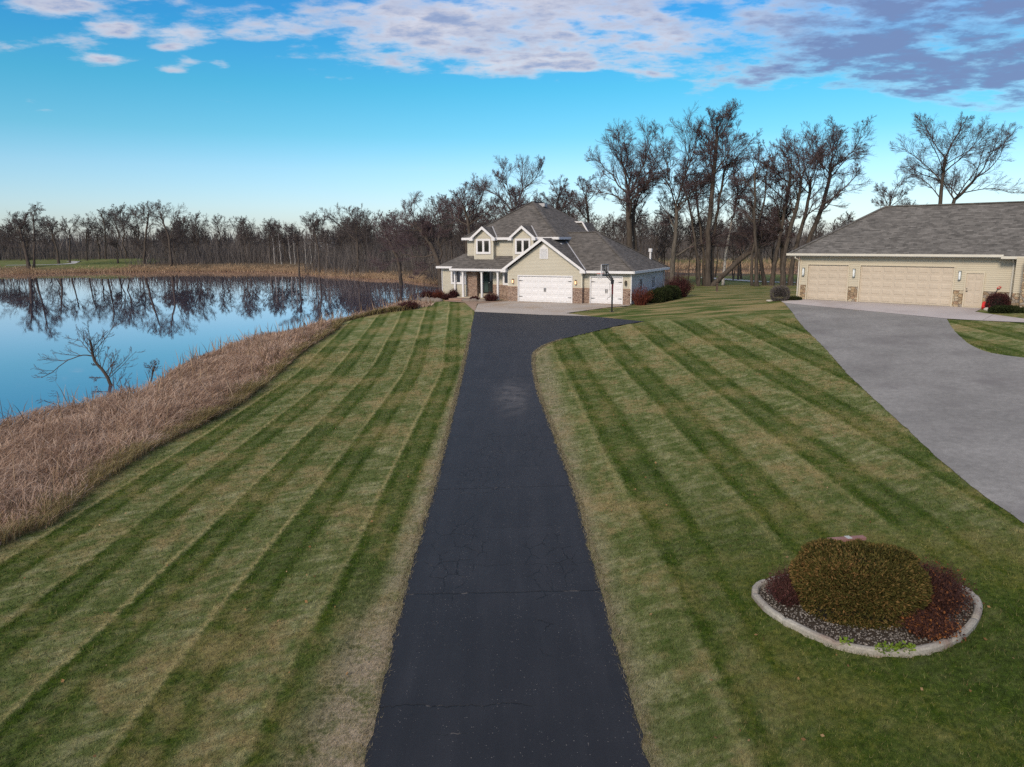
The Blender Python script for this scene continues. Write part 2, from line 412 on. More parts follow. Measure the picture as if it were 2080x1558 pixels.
def mat_asphalt():
    m, nt, b = new_mat('sealed_asphalt', None, .62, .35)
    P = P_world(nt); x, y, z = nt.xyz(P)[:3]; P2 = nt.comb(x, y, 0.)
    n1 = nt.noise(P2, .5, 4, .6); n2 = nt.noise(nt.scalev(P2, (2.6, .22, 1)), 1., 3, .6); n3 = nt.noise(P2, 45., 4, .7)
    f = nt.m('ADD', nt.m('ADD', nt.m('MULTIPLY', n1, .35), nt.m('MULTIPLY', n2, .35)), nt.m('MULTIPLY', n3, .3))
    c = nt.ramp(f, [(.36, (.0088,.0095,.0125)), (.5, (.0145,.0153,.0190)), (.64, (.0245,.0253,.0300))])
    # grey worn patch and scuffs
    d = nt.m('SQRT', nt.m('ADD', nt.m('POWER', nt.m('DIVIDE', nt.m('SUBTRACT', x, .0), .85), 2.), nt.m('POWER', nt.m('DIVIDE', nt.m('SUBTRACT', y, 29.5), 3.6), 2.)))
    worn = nt.m('MULTIPLY', nt.m('SUBTRACT', 1., nt.smooth(d, .0, 1.3)), nt.ramp(nt.noise(P2, 1.6, 6, .7), [(.36, .0), (.62, .75)]))
    c = nt.mix(worn, c, (.115,.105,.10))
    # light stones showing through the sealer, thicker in the wheel tracks
    vor = nt.n('ShaderNodeTexVoronoi', {'Vector': P2, 'Scale': 38.}, voronoi_dimensions='2D')
    cell = nt.xyz(vor.outputs['Color'])
    track = nt.ramp(nt.noise(nt.scalev(P2, (2.2, .12, 1)), 1., 3, .6), [(.45, .993), (.66, .91)])
    spk = nt.m('MULTIPLY', nt.m('LESS_THAN', vor.outputs['Distance'], nt.m('ADD', .1, nt.m('MULTIPLY', cell[1], .22))), nt.m('GREATER_THAN', cell[0], track))
    c = nt.mix(nt.m('MULTIPLY', spk, nt.m('ADD', .25, nt.m('MULTIPLY', cell[2], .6))), c, (.20,.185,.17))
    # transverse joints and cracks
    wv = nt.m('MULTIPLY', nt.m('SUBTRACT', nt.noise(nt.scalev(P2, (1.4, .3, 1)), 1., 5, .7), .5), .55)
    wf = nt.m('MULTIPLY', nt.m('SUBTRACT', nt.noise(P2, 6., 3), .5), .07)
    cr = None
    for yc, wd, wav, x0, x1 in ((9.35,.018,.75,-2.3,.4),(12.72,.028,.25,-2.6,2.2),(18.6,.03,.18,-2.6,2.2),(13.9,.012,1.,-1.,1.9),(15.9,.012,1.1,-.9,2.2),(20.4,.014,.9,-2.4,.6),(23.6,.02,1.2,-2.6,1.),(27.3,.03,.5,-2.8,2.),(33.2,.04,.3,-2.8,2.),(39.6,.05,.1,-2.8,3.),(8.75,.01,.6,-1.2,-.5),(21.9,.016,.4,-2.6,2.2),(30.2,.025,.9,-1.5,2.)):
        dd = nt.m('ABSOLUTE', nt.m('SUBTRACT', nt.m('ADD', y, nt.m('ADD', nt.m('MULTIPLY', wv, wav), wf)), yc))
        q = nt.m('SUBTRACT', 1., nt.smooth(dd, wd*.35, wd))
        q = nt.m('MULTIPLY', q, nt.m('MULTIPLY', nt.smooth(x, x0, x0+.3), nt.m('SUBTRACT', 1., nt.smooth(x, x1-.3, x1))))
        cr = q if cr is None else nt.m('MAXIMUM', cr, q)
    # alligator cracking in patches
    pv = nt.n('ShaderNodeVectorMath', {0: P2, 1: nt.comb(wv, wf, 0.)}, operation='ADD').outputs[0]
    v2 = nt.n('ShaderNodeTexVoronoi', {'Vector': nt.scalev(pv, (1.5, .75, 1)), 'Scale': 1.9}, voronoi_dimensions='2D', feature='DISTANCE_TO_EDGE')
    al = nt.m('SUBTRACT', 1., nt.smooth(v2.outputs['Distance'], .012, .035))
    pm = None
    for cx, cy, rx, ry in ((-1.2,14.6,.75,2.6),(.75,14.2,.7,1.7),(.55,11.6,.18,1.4),(-.9,19.3,.8,1.6),(.6,22.8,.5,3.2),(-.6,22.5,.5,2.)):
        e = nt.m('SQRT', nt.m('ADD', nt.m('POWER', nt.m('DIVIDE', nt.m('SUBTRACT', x, cx), rx), 2.), nt.m('POWER', nt.m('DIVIDE', nt.m('SUBTRACT', y, cy), ry), 2.)))
        q = nt.m('SUBTRACT', 1., nt.smooth(e, .7, 1.05)); pm = q if pm is None else nt.m('MAXIMUM', pm, q)
    al = nt.m('MULTIPLY', al, nt.m('MULTIPLY', pm, nt.ramp(nt.noise(P2, 2.2, 3), [(.38, 0), (.5, 1)])))
    crk = nt.m('MAXIMUM', cr, al)
    c = nt.mix(nt.m('MULTIPLY', crk, .95), c, (.002,.002,.003))
    # pale grit lodged in the joints
    gr = nt.m('MULTIPLY', nt.m('MAXIMUM', cr, nt.m('MULTIPLY', al, .4)), nt.ramp(nt.noise(P2, 2.8, 3, .7), [(.56, 0), (.68, .7)]))
    c = nt.mix(gr, c, (.16,.14,.125))
    nt.set(b.inputs['Base Color'], c)
    hh = nt.m('SUBTRACT', nt.m('MULTIPLY', n3, .5), nt.m('MULTIPLY', crk, 1.))
    bump(nt, b, hh, .6, .012)
    return m
def mat_paving(name, c0, c1, c2, joint=None, rough=.85, stain=None):
    m, nt, b = new_mat(name, None, rough, .2)
    P = P_world(nt); x, y, z = nt.xyz(P)[:3]; P2 = nt.comb(x, y, 0.)
    f = nt.m('ADD', nt.m('ADD', nt.m('MULTIPLY', nt.noise(P2, .28, 5, .6), .3), nt.m('MULTIPLY', nt.noise(P2, 4.5, 5, .75), .3)), nt.m('MULTIPLY', nt.noise(P2, 26., 4, .8), .4))
    c = nt.ramp(f, [(.34, c0), (.5, c1), (.66, c2)])
    if stain:
        c = nt.mix(nt.ramp(nt.noise(nt.scalev(P2, (.35, .35, 1)), 1., 4, .6), [(.5, 0), (.68, .7)]), c, stain)
    for ang, off, wd in (joint or ()):
        u = nt.m('ADD', nt.m('MULTIPLY', x, math.cos(ang)), nt.m('MULTIPLY', y, math.sin(ang)))
        q = nt.m('SUBTRACT', 1., nt.smooth(nt.m('ABSOLUTE', nt.m('SUBTRACT', u, off)), wd*.4, wd))
        c = nt.mix(nt.m('MULTIPLY', q, .5), c, tuple(k*.45 for k in c0))
    nt.set(b.inputs['Base Color'], c)
    bump(nt, b, nt.noise(P2, 70., 3, .8), .4, .006)
    return m
def mat_water():
    m, nt, b = new_mat('pond_water', (.045,.050,.105), .015, .5)
    b.inputs['IOR'].default_value = 1.33
    P = P_world(nt)
    n = nt.noise(nt.scalev(P, (.5, 1.6, 1)), 1.3, 3, .5)
    cal = nt.ramp(nt.noise(nt.scalev(P, (.012, .05, 1)), 1., 3), [(.45, 0), (.7, 1)])
    bm = nt.n('ShaderNodeBump', {'Height': nt.m('MULTIPLY', n, nt.m('ADD', .12, nt.m('MULTIPLY', cal, .5)))})
    bm.inputs['Strength'].default_value = .25; bm.inputs['Distance'].default_value = .01
    nt.L.new(bm.outputs[0], b.inputs['Normal'])
    g = nt.n('ShaderNodeBsdfGlossy', {'Color': (.95,.90,.97,1), 'Roughness': .012, 'Normal': bm.outputs[0]})
    fr = nt.n('ShaderNodeFresnel', {'IOR': 4.2, 'Normal': bm.outputs[0]})
    mx = nt.n('ShaderNodeMixShader', {0: fr.outputs[0], 1: b.outputs[0], 2: g.outputs[0]})
    nt.L.new(mx.outputs[0], m.node_tree.nodes['Material Output'].inputs[0])
    return m
def mat_siding(name, c, lap=.115, c2=None):
    m, nt, b = new_mat(name, None, .55, .3)
    P = P_obj(nt); x, y, z = nt.xyz(P)[:3]
    u = nt.m('DIVIDE', z, lap); fr = nt.m('FRACT', u)
    row = nt.n('ShaderNodeTexWhiteNoise', {'W': nt.m('FLOOR', u)}, noise_dimensions='1D').outputs['Value']
    n = nt.noise(P, .8, 4)
    k = nt.m('ADD', nt.m('MULTIPLY', row, .06), nt.m('MULTIPLY', n, .5))
    cc = nt.ramp(k, [(.12, tuple(q*.9 for q in c)), (.45, c2 or tuple(q*1.06 for q in c))])
    gap = nt.ramp(fr, [(0, 1), (.07, .7), (.12, 0), (1, 0)])
    nt.set(b.inputs['Base Color'], nt.mix(nt.m('MULTIPLY', gap, .4), cc, tuple(q*.35 for q in c)))
    bump(nt, b, nt.m('SUBTRACT', 1., fr), .9, .02)
    return m
def mat_brick(name, ca, cb, mortar, bw=.22, bh=.075, msz=.012):
    m, nt, b = new_mat(name, None, .85, .2)
    P = P_obj(nt); x, y, z = nt.xyz(P)[:3]
    v = nt.comb(nt.m('ADD', x, y), z, 0.)
    t = nt.n('ShaderNodeTexBrick', {'Vector': v, 'Color1': ca, 'Color2': cb, 'Mortar': mortar, 'Scale': 1., 'Mortar Size': msz, 'Mortar Smooth': .2, 'Bias': -.1, 'Brick Width': bw, 'Row Height': bh})
    n = nt.noise(v, 11., 3)
    c = nt.mix(nt.ramp(n, [(.45, 0), (.6, .75)]), t.outputs['Color'], tuple(k*.45 for k in ca))
    c = nt.mix(nt.ramp(nt.noise(v, 5., 3), [(.52, 0), (.66, .5)]), c, (.33,.27,.22))
    nt.set(b.inputs['Base Color'], c)
    bump(nt, b, nt.m('SUBTRACT', 1., t.outputs['Fac']), .7, .012)
    return m
def mat_stone():
    m, nt, b = new_mat('field_stone', None, .85, .2)
    P = P_obj(nt); x, y, z = nt.xyz(P)[:3]
    v = nt.comb(nt.m('ADD', nt.m('MULTIPLY', nt.m('ADD', x, y), 1.), nt.m('MULTIPLY', nt.noise(P, 4., 2), .12)), nt.m('MULTIPLY', z, 1.45), 0.)
    vo = nt.n('ShaderNodeTexVoronoi', {'Vector': v, 'Scale': 4.2, 'Randomness': .9}, voronoi_dimensions='2D')
    ed = nt.n('ShaderNodeTexVoronoi', {'Vector': v, 'Scale': 4.2, 'Randomness': .9}, voronoi_dimensions='2D', feature='DISTANCE_TO_EDGE')
    c = nt.ramp(nt.xyz(vo.outputs['Color'])[0], [(0, (.20,.13,.08)), (.2, (.34,.23,.13)), (.4, (.42,.33,.22)), (.55, (.28,.17,.11)), (.7, (.46,.40,.30)), (.85, (.24,.22,.21)), (1, (.38,.25,.13))], 'CONSTANT')
    c = nt.mix(.4, c, nt.ramp(nt.noise(P, 9., 4), [(.3, (.16,.1,.06)), (.7, (.5,.42,.3))]))
    mo = nt.m('SUBTRACT', 1., nt.smooth(ed.outputs['Distance'], .015, .06))
    nt.set(b.inputs['Base Color'], nt.mix(nt.m('MULTIPLY', mo, .8), c, (.12,.10,.08)))
    bump(nt, b, nt.smooth(ed.outputs['Distance'], 0., .1), .8, .04)
    return m
def mat_shingle(name, dark, mid, light):
    m, nt, b = new_mat(name, None, .9, .12)
    P = P_obj(nt); x, y, z = nt.xyz(P)[:3]
    N = nt.xyz(nt.n('ShaderNodeTexCoord').outputs['Normal'])
    side = nt.m('GREATER_THAN', nt.m('ABSOLUTE', N[0]), nt.m('ABSOLUTE', N[1]))
    al = nt.m('ADD', nt.m('MULTIPLY', x, nt.m('SUBTRACT', 1., side)), nt.m('MULTIPLY', y, side))
    v = nt.comb(al, nt.m('MULTIPLY', z, 1.75), 0.)
    t = nt.n('ShaderNodeTexBrick', {'Vector': v, 'Color1': (0,0,0,1), 'Color2': (1,1,1,1), 'Mortar': (.5,.5,.5,1), 'Scale': 1., 'Mortar Size': .004, 'Bias': 0., 'Brick Width': .31, 'Row Height': .14})
    t.offset_frequency = 2; t.offset = .41
    t2 = nt.n('ShaderNodeTexBrick', {'Vector': nt.n('ShaderNodeVectorMath', {0: v, 1: (3.13, 1.4, 0)}, operation='ADD').outputs[0], 'Color1': (0,0,0,1), 'Color2': (1,1,1,1), 'Mortar': (.5,.5,.5,1), 'Scale': 1., 'Mortar Size': .0, 'Bias': 0., 'Brick Width': .55, 'Row Height': .14})
    f = nt.m('ADD', nt.m('ADD', nt.m('MULTIPLY', nt.xyz(t.outputs['Color'])[0], .32), nt.m('MULTIPLY', nt.xyz(t2.outputs['Color'])[0], .16)), nt.m('ADD', nt.m('MULTIPLY', nt.noise(v, 9., 3), .34), nt.m('MULTIPLY', nt.noise(P, .6, 3), .18)))
    c = nt.ramp(f, [(.2, dark), (.5, mid), (.8, light)])
    fr = nt.m('FRACT', nt.m('DIVIDE', nt.m('MULTIPLY', z, 1.75), .14))
    c = nt.mix(nt.ramp(fr, [(0, .75), (.1, .5), (.16, 0), (1, 0)]), c, tuple(k*.35 for k in dark))
    nt.set(b.inputs['Base Color'], c)
    bump(nt, b, nt.m('ADD', nt.m('SUBTRACT', 1., fr), nt.m('MULTIPLY', nt.xyz(t.outputs['Color'])[0], .4)), .6, .015)
    return m
def mat_blade(name, stops, trans=.2, rough=.8, wts=(.4,.4,.2), sc=(.45,3.)):
    m, nt, b = new_mat(name, None, rough, .15)
    rnd = nt.n('ShaderNodeNewGeometry').outputs['Random Per Island']
    n = nt.noise(P_world(nt), sc[0], 4, .6); n2 = nt.noise(P_world(nt), sc[1], 3)
    f = nt.m('ADD', nt.m('ADD', nt.m('MULTIPLY', rnd, wts[0]), nt.m('MULTIPLY', n, wts[1])), nt.m('MULTIPLY', n2, wts[2]))
    c = nt.ramp(f, stops)
    nt.set(b.inputs['Base Color'], c)
    if trans:
        tr = nt.n('ShaderNodeBsdfTranslucent', {'Color': c})
        mx = nt.n('ShaderNodeMixShader', {0: trans, 1: b.outputs[0], 2: tr.outputs[0]})
        nt.L.new(mx.outputs[0], m.node_tree.nodes['Material Output'].inputs[0])
    return m
def mat_bark(name, c0, c1, spots=None):
    m, nt, b = new_mat(name, None, .95, .1)
    P = P_obj(nt)
    n = nt.noise(nt.scalev(P, (6, 6, 1.2)), 1., 5, .7)
    c = nt.ramp(n, [(.3, c0), (.7, c1)])
    if spots: c = nt.mix(nt.ramp(nt.noise(nt.scalev(P, (3, 3, 5)), 1., 3, .6), [(.56, 0), (.62, .9)]), c, spots)
    nt.set(b.inputs['Base Color'], c)
    bump(nt, b, n, .8, .05)
    return m
def mat_glass():
    m, nt, b = new_mat('window_glass', None, .04, .8)
    nt.set(b.inputs['Base Color'], nt.ramp(nt.noise(P_obj(nt), 1.3, 3), [(.4, (.008,.009,.011)), (.7, (.028,.027,.026))]))
    return m

M_WHITE = mottled('white_trim_paint', (.66,.65,.665), .05, 1.5, .45)
M_DOORWHITE = mottled('white_door_paint', (.68,.67,.69), .03, 1., .4)
M_SIDE = mat_siding('house_siding', (.485,.45,.37))
M_SIDEG = mat_siding('garage_siding', (.485,.435,.34), .125)
M_BRICK = mat_brick('red_brick', (.20,.115,.085), (.46,.31,.23), (.36,.31,.27))
M_STONE = mat_stone()
M_ROOF = mat_shingle('house_shingles', (.060,.056,.053), (.120,.110,.102), (.185,.168,.155))
M_ROOFG = mat_shingle('garage_shingles', (.066,.063,.060), (.138,.130,.122), (.22,.207,.195))
M_GLASS = mat_glass()
M_TANDOOR = mottled('tan_door_paint', (.48,.41,.33), .05, 1., .5)
M_TANTRIM = mottled('tan_trim_paint', (.52,.46,.36), .05, 1., .5)
M_GUTTERG = mottled('cream_gutter_paint', (.56,.53,.47), .05, 1., .4)
M_BLACK = mottled('black_metal', (.012,.012,.013), .1, 4., .4)
M_DARKDOOR = mottled('dark_green_door_paint', (.022,.027,.027), .1, 2., .4)
M_CONC = mottled('concrete_step', (.42,.37,.29), .1, 2., .85)
M_LANTERN = mottled('bronze_lantern', (.05,.035,.025), .1, 5., .5)
M_ALU = mottled('brushed_white_metal', (.62,.66,.68), .08, 5., .35)
M_RED = mottled('red_plastic', (.55,.03,.03), .1, 6., .4)
M_FLASH = mottled('grey_flashing', (.42,.42,.44), .06, 2., .5)
def mat_emit(name, col, st):
    m, nt, b = new_mat(name, col, .4)
    b.inputs['Emission Color'].default_value = col+(1,); b.inputs['Emission Strength'].default_value = st
    return m
M_LAMP = mat_emit('lit_lantern_glass', (1., .6, .32), 1.5)
M_BARK = mat_bark('grey_brown_bark', (.032,.025,.021), (.115,.095,.080))
M_BARKL = mat_bark('pale_grey_bark', (.05,.042,.036), (.16,.14,.12))
M_BIRCH = mat_bark('birch_bark', (.22,.21,.20), (.46,.44,.42), (.04,.035,.033))
M_TWIG = mat_blade('bare_twigs', [(.2, (.045,.032,.034)), (.5, (.095,.068,.072)), (.8, (.17,.12,.125))], 0)
M_TWIGF = mat_blade('far_twigs', [(.2, (.040,.034,.034)), (.5, (.080,.068,.066)), (.8, (.14,.116,.110))], 0)
# ------------------------------------------------------------------ ground, paving, water
def build_ground():
    rad = [1.2]
    while rad[-1] < 60: rad.append(rad[-1]*1.018+.01)
    while rad[-1] < 330: rad.append(rad[-1]*1.03)
    while rad[-1] < 4500: rad.append(rad[-1]*1.25)
    th = np.concatenate([np.arange(-50, 50, .4), np.arange(50, 310, 2.)])
    T, Rr = np.meshgrid(np.radians(th), np.array(rad))
    x = (Rr*np.sin(T)).ravel(); y = (Rr*np.cos(T)).ravel()
    z = land(x, y)
    for p in (DRIVE, APRON, GDRIVE, GAPRON, WALK):
        lo = np.min(p, 0)-1; hi = np.max(p, 0)+1
        k = np.where((x > lo[0]) & (x < hi[0]) & (y > lo[1]) & (y < hi[1]))[0]
        kk = k[inside(x[k], y[k], p)]
        z[kk] -= .07*sstep(dist_line(x[kk], y[kk], p), .05, .3)
    kk = np.where(inside(x, y, BED_O))[0]; z[kk] -= .05
    nr, nt_ = len(rad), len(th)
    i = np.arange(nr-1)[:, None]*nt_; j = np.arange(nt_)[None]; j2 = (j+1) % nt_
    F = np.stack([i+j, i+j2, i+nt_+j2, i+nt_+j], -1).reshape(-1, 4)[:, ::-1]
    V = np.r_[np.c_[x, y, z], [[0, 0, 0.]]]
    c = len(V)-1
    F3 = np.stack([np.full(nt_, c), np.arange(nt_), (np.arange(nt_)+1) % nt_], -1)[:, ::-1]
    X, Y = V[:, 0], V[:, 1]
    dry = np.zeros(len(V)); fw = np.zeros(len(V))
    dry[inside(X, Y, REEDBED)] = 1
    for pond, w in ((POND, 7), (POND_BACK, 11)):
        d = np.where(inside(X, Y, pond), 0, dist_line(X, Y, pond)); far = (Y > 62)
        dry = np.maximum(dry, np.where(far, 1-sstep(d, w*.6, w), 0))
        dry = np.maximum(dry, (d == 0)*1.)
    hx = (X-HO[0])*math.cos(HY)-(Y-HO[1])*math.sin(HY); hy = (X-HO[0])*math.sin(HY)+(Y-HO[1])*math.cos(HY)
    yard = sstep(Y, 98, 108)                       # end of the mown yard
    dry = np.maximum(dry, yard)
    # a strip of rough lawn with the cart path beyond the trees, and the fairway across the pond
    back = (X > 22) & (Y > 98) & (Y < 132)
    fw = np.maximum(fw, back*1.); dry = np.where(back, 0, dry)
    fair = (X < -106) & (Y > 197.5) & (Y < 262) & (X > -260)
    tee = ((X+121)/11)**2+((Y-226)/13)**2 < 1
    fw = np.where(fair | tee, 1, fw); dry = np.where(fair | tee, 0, dry)
    far_r = (X > 40) & (Y > 196) & (Y < 240); fw = np.where(far_r, 1, fw); dry = np.where(far_r, 0.35, dry)
    V[:, 2] += np.where(tee, .9*np.clip(1.4-1.4*(((V[:, 0]+121)/11)**2+((V[:, 1]-226)/13)**2), 0, 1), 0)
    o = np_mesh('ground', V, [F, F3], mat_ground(), True, attrs={'dry': dry, 'fairway': fw})
    tag(o, 'mown striped lawn and rough ground sloping to the pond', 'ground', kind='structure')
build_ground()
tag(sheet('driveway', DRIVE, mat_asphalt(), .014, .5), 'long black sealed asphalt driveway leading to the two-storey house', 'driveway', kind='structure')
tag(sheet('concrete_apron', APRON, mat_paving('apron_concrete', (.30,.26,.225), (.40,.355,.315), (.48,.43,.385), [(math.pi/2-HY*1., 0, 0)][:0], stain=(.33,.24,.16)), .02, .8), 'tan concrete apron in front of the white garage doors', 'pavement', kind='structure')
tag(sheet('neighbouring_driveway', GDRIVE, mat_paving('weathered_asphalt', (.125,.121,.115), (.232,.224,.213), (.37,.358,.342), None, stain=(.16,.15,.146)), .012, .8), 'wide grey weathered asphalt driveway on the right', 'driveway', kind='structure')
tag(sheet('neighbouring_apron', GAPRON, mat_paving('grey_concrete', (.35,.315,.305), (.44,.40,.39), (.52,.475,.46), [(-GY+R(8), -16.3, .05), (-GY-R(6), -22.5, .05), (-GY, -9.0, .05)], stain=(.33,.28,.26)), .018, .8), 'pale concrete apron in front of the tan garage doors', 'pavement', kind='structure')
tag(sheet('front_walk', WALK, mat_paving('walk_pavers', (.22,.155,.115), (.30,.215,.16), (.37,.28,.22)), .024, .5), 'reddish brown paver walk to the front porch', 'path', kind='structure')

def cart_path(name, pts, w, label):
    P = [np.array(p) for p in curve(pts, 2.)]; V = []; F = []
    for i, p in enumerate(P):
        t = P[min(i+1, len(P)-1)]-P[max(i-1, 0)]; t /= np.linalg.norm(t); nrm = np.array((-t[1], t[0]))
        for sgn in (-1, 1):
            q = p+nrm*sgn*w/2; V.append((q[0], q[1], float(land(q[0], q[1]))+.06+extra_tee(q)))
        if i: F.append((2*i-2, 2*i-1, 2*i+1, 2*i))
    tag(np_mesh(name, V, np.array(F)[:, ::-1], mottled(name+'_concrete', (.42,.41,.40), .08, 1.)), label, 'path', kind='structure')
def extra_tee(q): return .9*max(0, min(1, 1.4-1.4*(((q[0]+121)/11)**2+((q[1]-226)/13)**2)))
cart_path('cart_path', [(-139,203),(-130,206.5),(-128,210),(-128.5,217),(-133,226),(-139,233)], 2.6, 'thin pale cart path on the fairway across the pond')
cart_path('cart_path', [(33,128),(35,119),(36,112),(38,104),(42,99),(52,94)], 2.2, 'pale cart path beyond the trees between the two houses')

MW = mat_water()
def water(name, x0, x1, y0, y1, label):
    tag(np_mesh(name, [(x0,y0,WATER),(x1,y0,WATER),(x1,y1,WATER),(x0,y1,WATER)], np.array([[0,1,2,3]]), MW), label, 'pond', kind='structure')
water('water', -185, -1, -22, 204, 'still pond on the left mirroring the bare trees and blue sky')
water('water', 30, 122, 137, 194, 'far pond glimpsed between the tree trunks on the right')

# ------------------------------------------------------------------ blades
def ribbons(name, pos, h, w, lean, curl, mat, segs=1, rot=None, label=None, cat=None, kind='stuff', g=None, parent=None, droop=0.):
    """many tapered blades. pos (n,3); lean = horizontal offset of the tip (n,2)"""
    n = len(pos); g = g or rng
    a = g.uniform(0, 2*np.pi, n) if rot is None else rot
    sx = np.c_[np.cos(a), np.sin(a), np.zeros(n)]*(w[:, None]/2)
    V = []; k = segs
    for i in range(k+1):
        t = i/k
        c = pos + np.c_[lean*(t**1.6)[None] if False else lean*t**1.6, h*(t-droop*t**3)]
        if i < k:
            wt = 1-.55*t
            V += [c-sx*wt, c+sx*wt]
        else: V.append(c)
    V = np.stack(V, 1); m = V.shape[1]
    base = (np.arange(n)*m)[:, None]
    Fq = [np.concatenate([base+np.array([[2*i, 2*i+1, 2*i+3, 2*i+2]]) for i in range(k-1)])] if k > 1 else []
    Ft = base+np.array([[2*(k-1), 2*(k-1)+1, 2*k]])
    return np_mesh(name, V.reshape(-1, 3), Fq+[Ft], mat, False, parent)

def build_lawn_blades():
    n = 520000
    r = np.exp(rng.uniform(np.log(5.5), np.log(46), n)); th = np.radians(rng.uniform(-47, 47, n))
    x = r*np.sin(th); y = r*np.cos(th)
    k = (y > 3) & (x > -13.2) & (x < 22)
    x, y, r = x[k], y[k], r[k]
    k = ~inside(x, y, REEDBED) & ~inside(x, y, POND)
    k &= ~inside(x, y, BED_O)
    for p in (DRIVE, GDRIVE, APRON, GAPRON, WALK):
        k &= ~inside(x, y, p)
    x, y, r = x[k], y[k], r[k]; n = len(x)
    h = rng.uniform(.028, .06, n)*(1+r*.012); w = np.maximum(.0055, .0009*r)*rng.uniform(.7, 1.3, n)
    lean = rng.normal(0, .022, (n, 2))*(1+r*.02)[:, None]
    z = land(x, y)-.006
    o = ribbons('grass', np.c_[x, y, z], h, w, lean, 0, mat_blades())
    tag(o, 'short mown grass blades of the lawn on both sides of the drive', 'grass', kind='stuff')
    # ragged edge growing over the asphalt
build_lawn_blades()

def build_edge_grass():
    pts = []
    for line, sg in ((DRIVE_L, -1), (DRIVE_R[3:], 1)):
        for p in dense(curve(line, .5), .012): pts.append((p[0]+sg*rng.uniform(-.035, .12), p[1]))
    p = np.array(pts); p = p[(p[:, 1] > 4) & (p[:, 1] < 47)]
    p = np.repeat(p, 3, 0)+rng.normal(0, .02, (len(p)*3, 2)); n = len(p)
    o = ribbons('edge_grass', np.c_[p, land(p[:, 0], p[:, 1])], rng.uniform(.03, .075, n), np.maximum(.007, p[:, 1]*.0009), rng.normal(0, .04, (n, 2)), 0,
                mat_blade('dead_edge_grass', [(.25, (.11,.095,.05)), (.5, (.22,.19,.12)), (.75, (.33,.28,.2))], .2))
    tag(o, 'ragged straw-coloured grass along the edges of the black drive', 'grass', kind='stuff')
build_edge_grass()

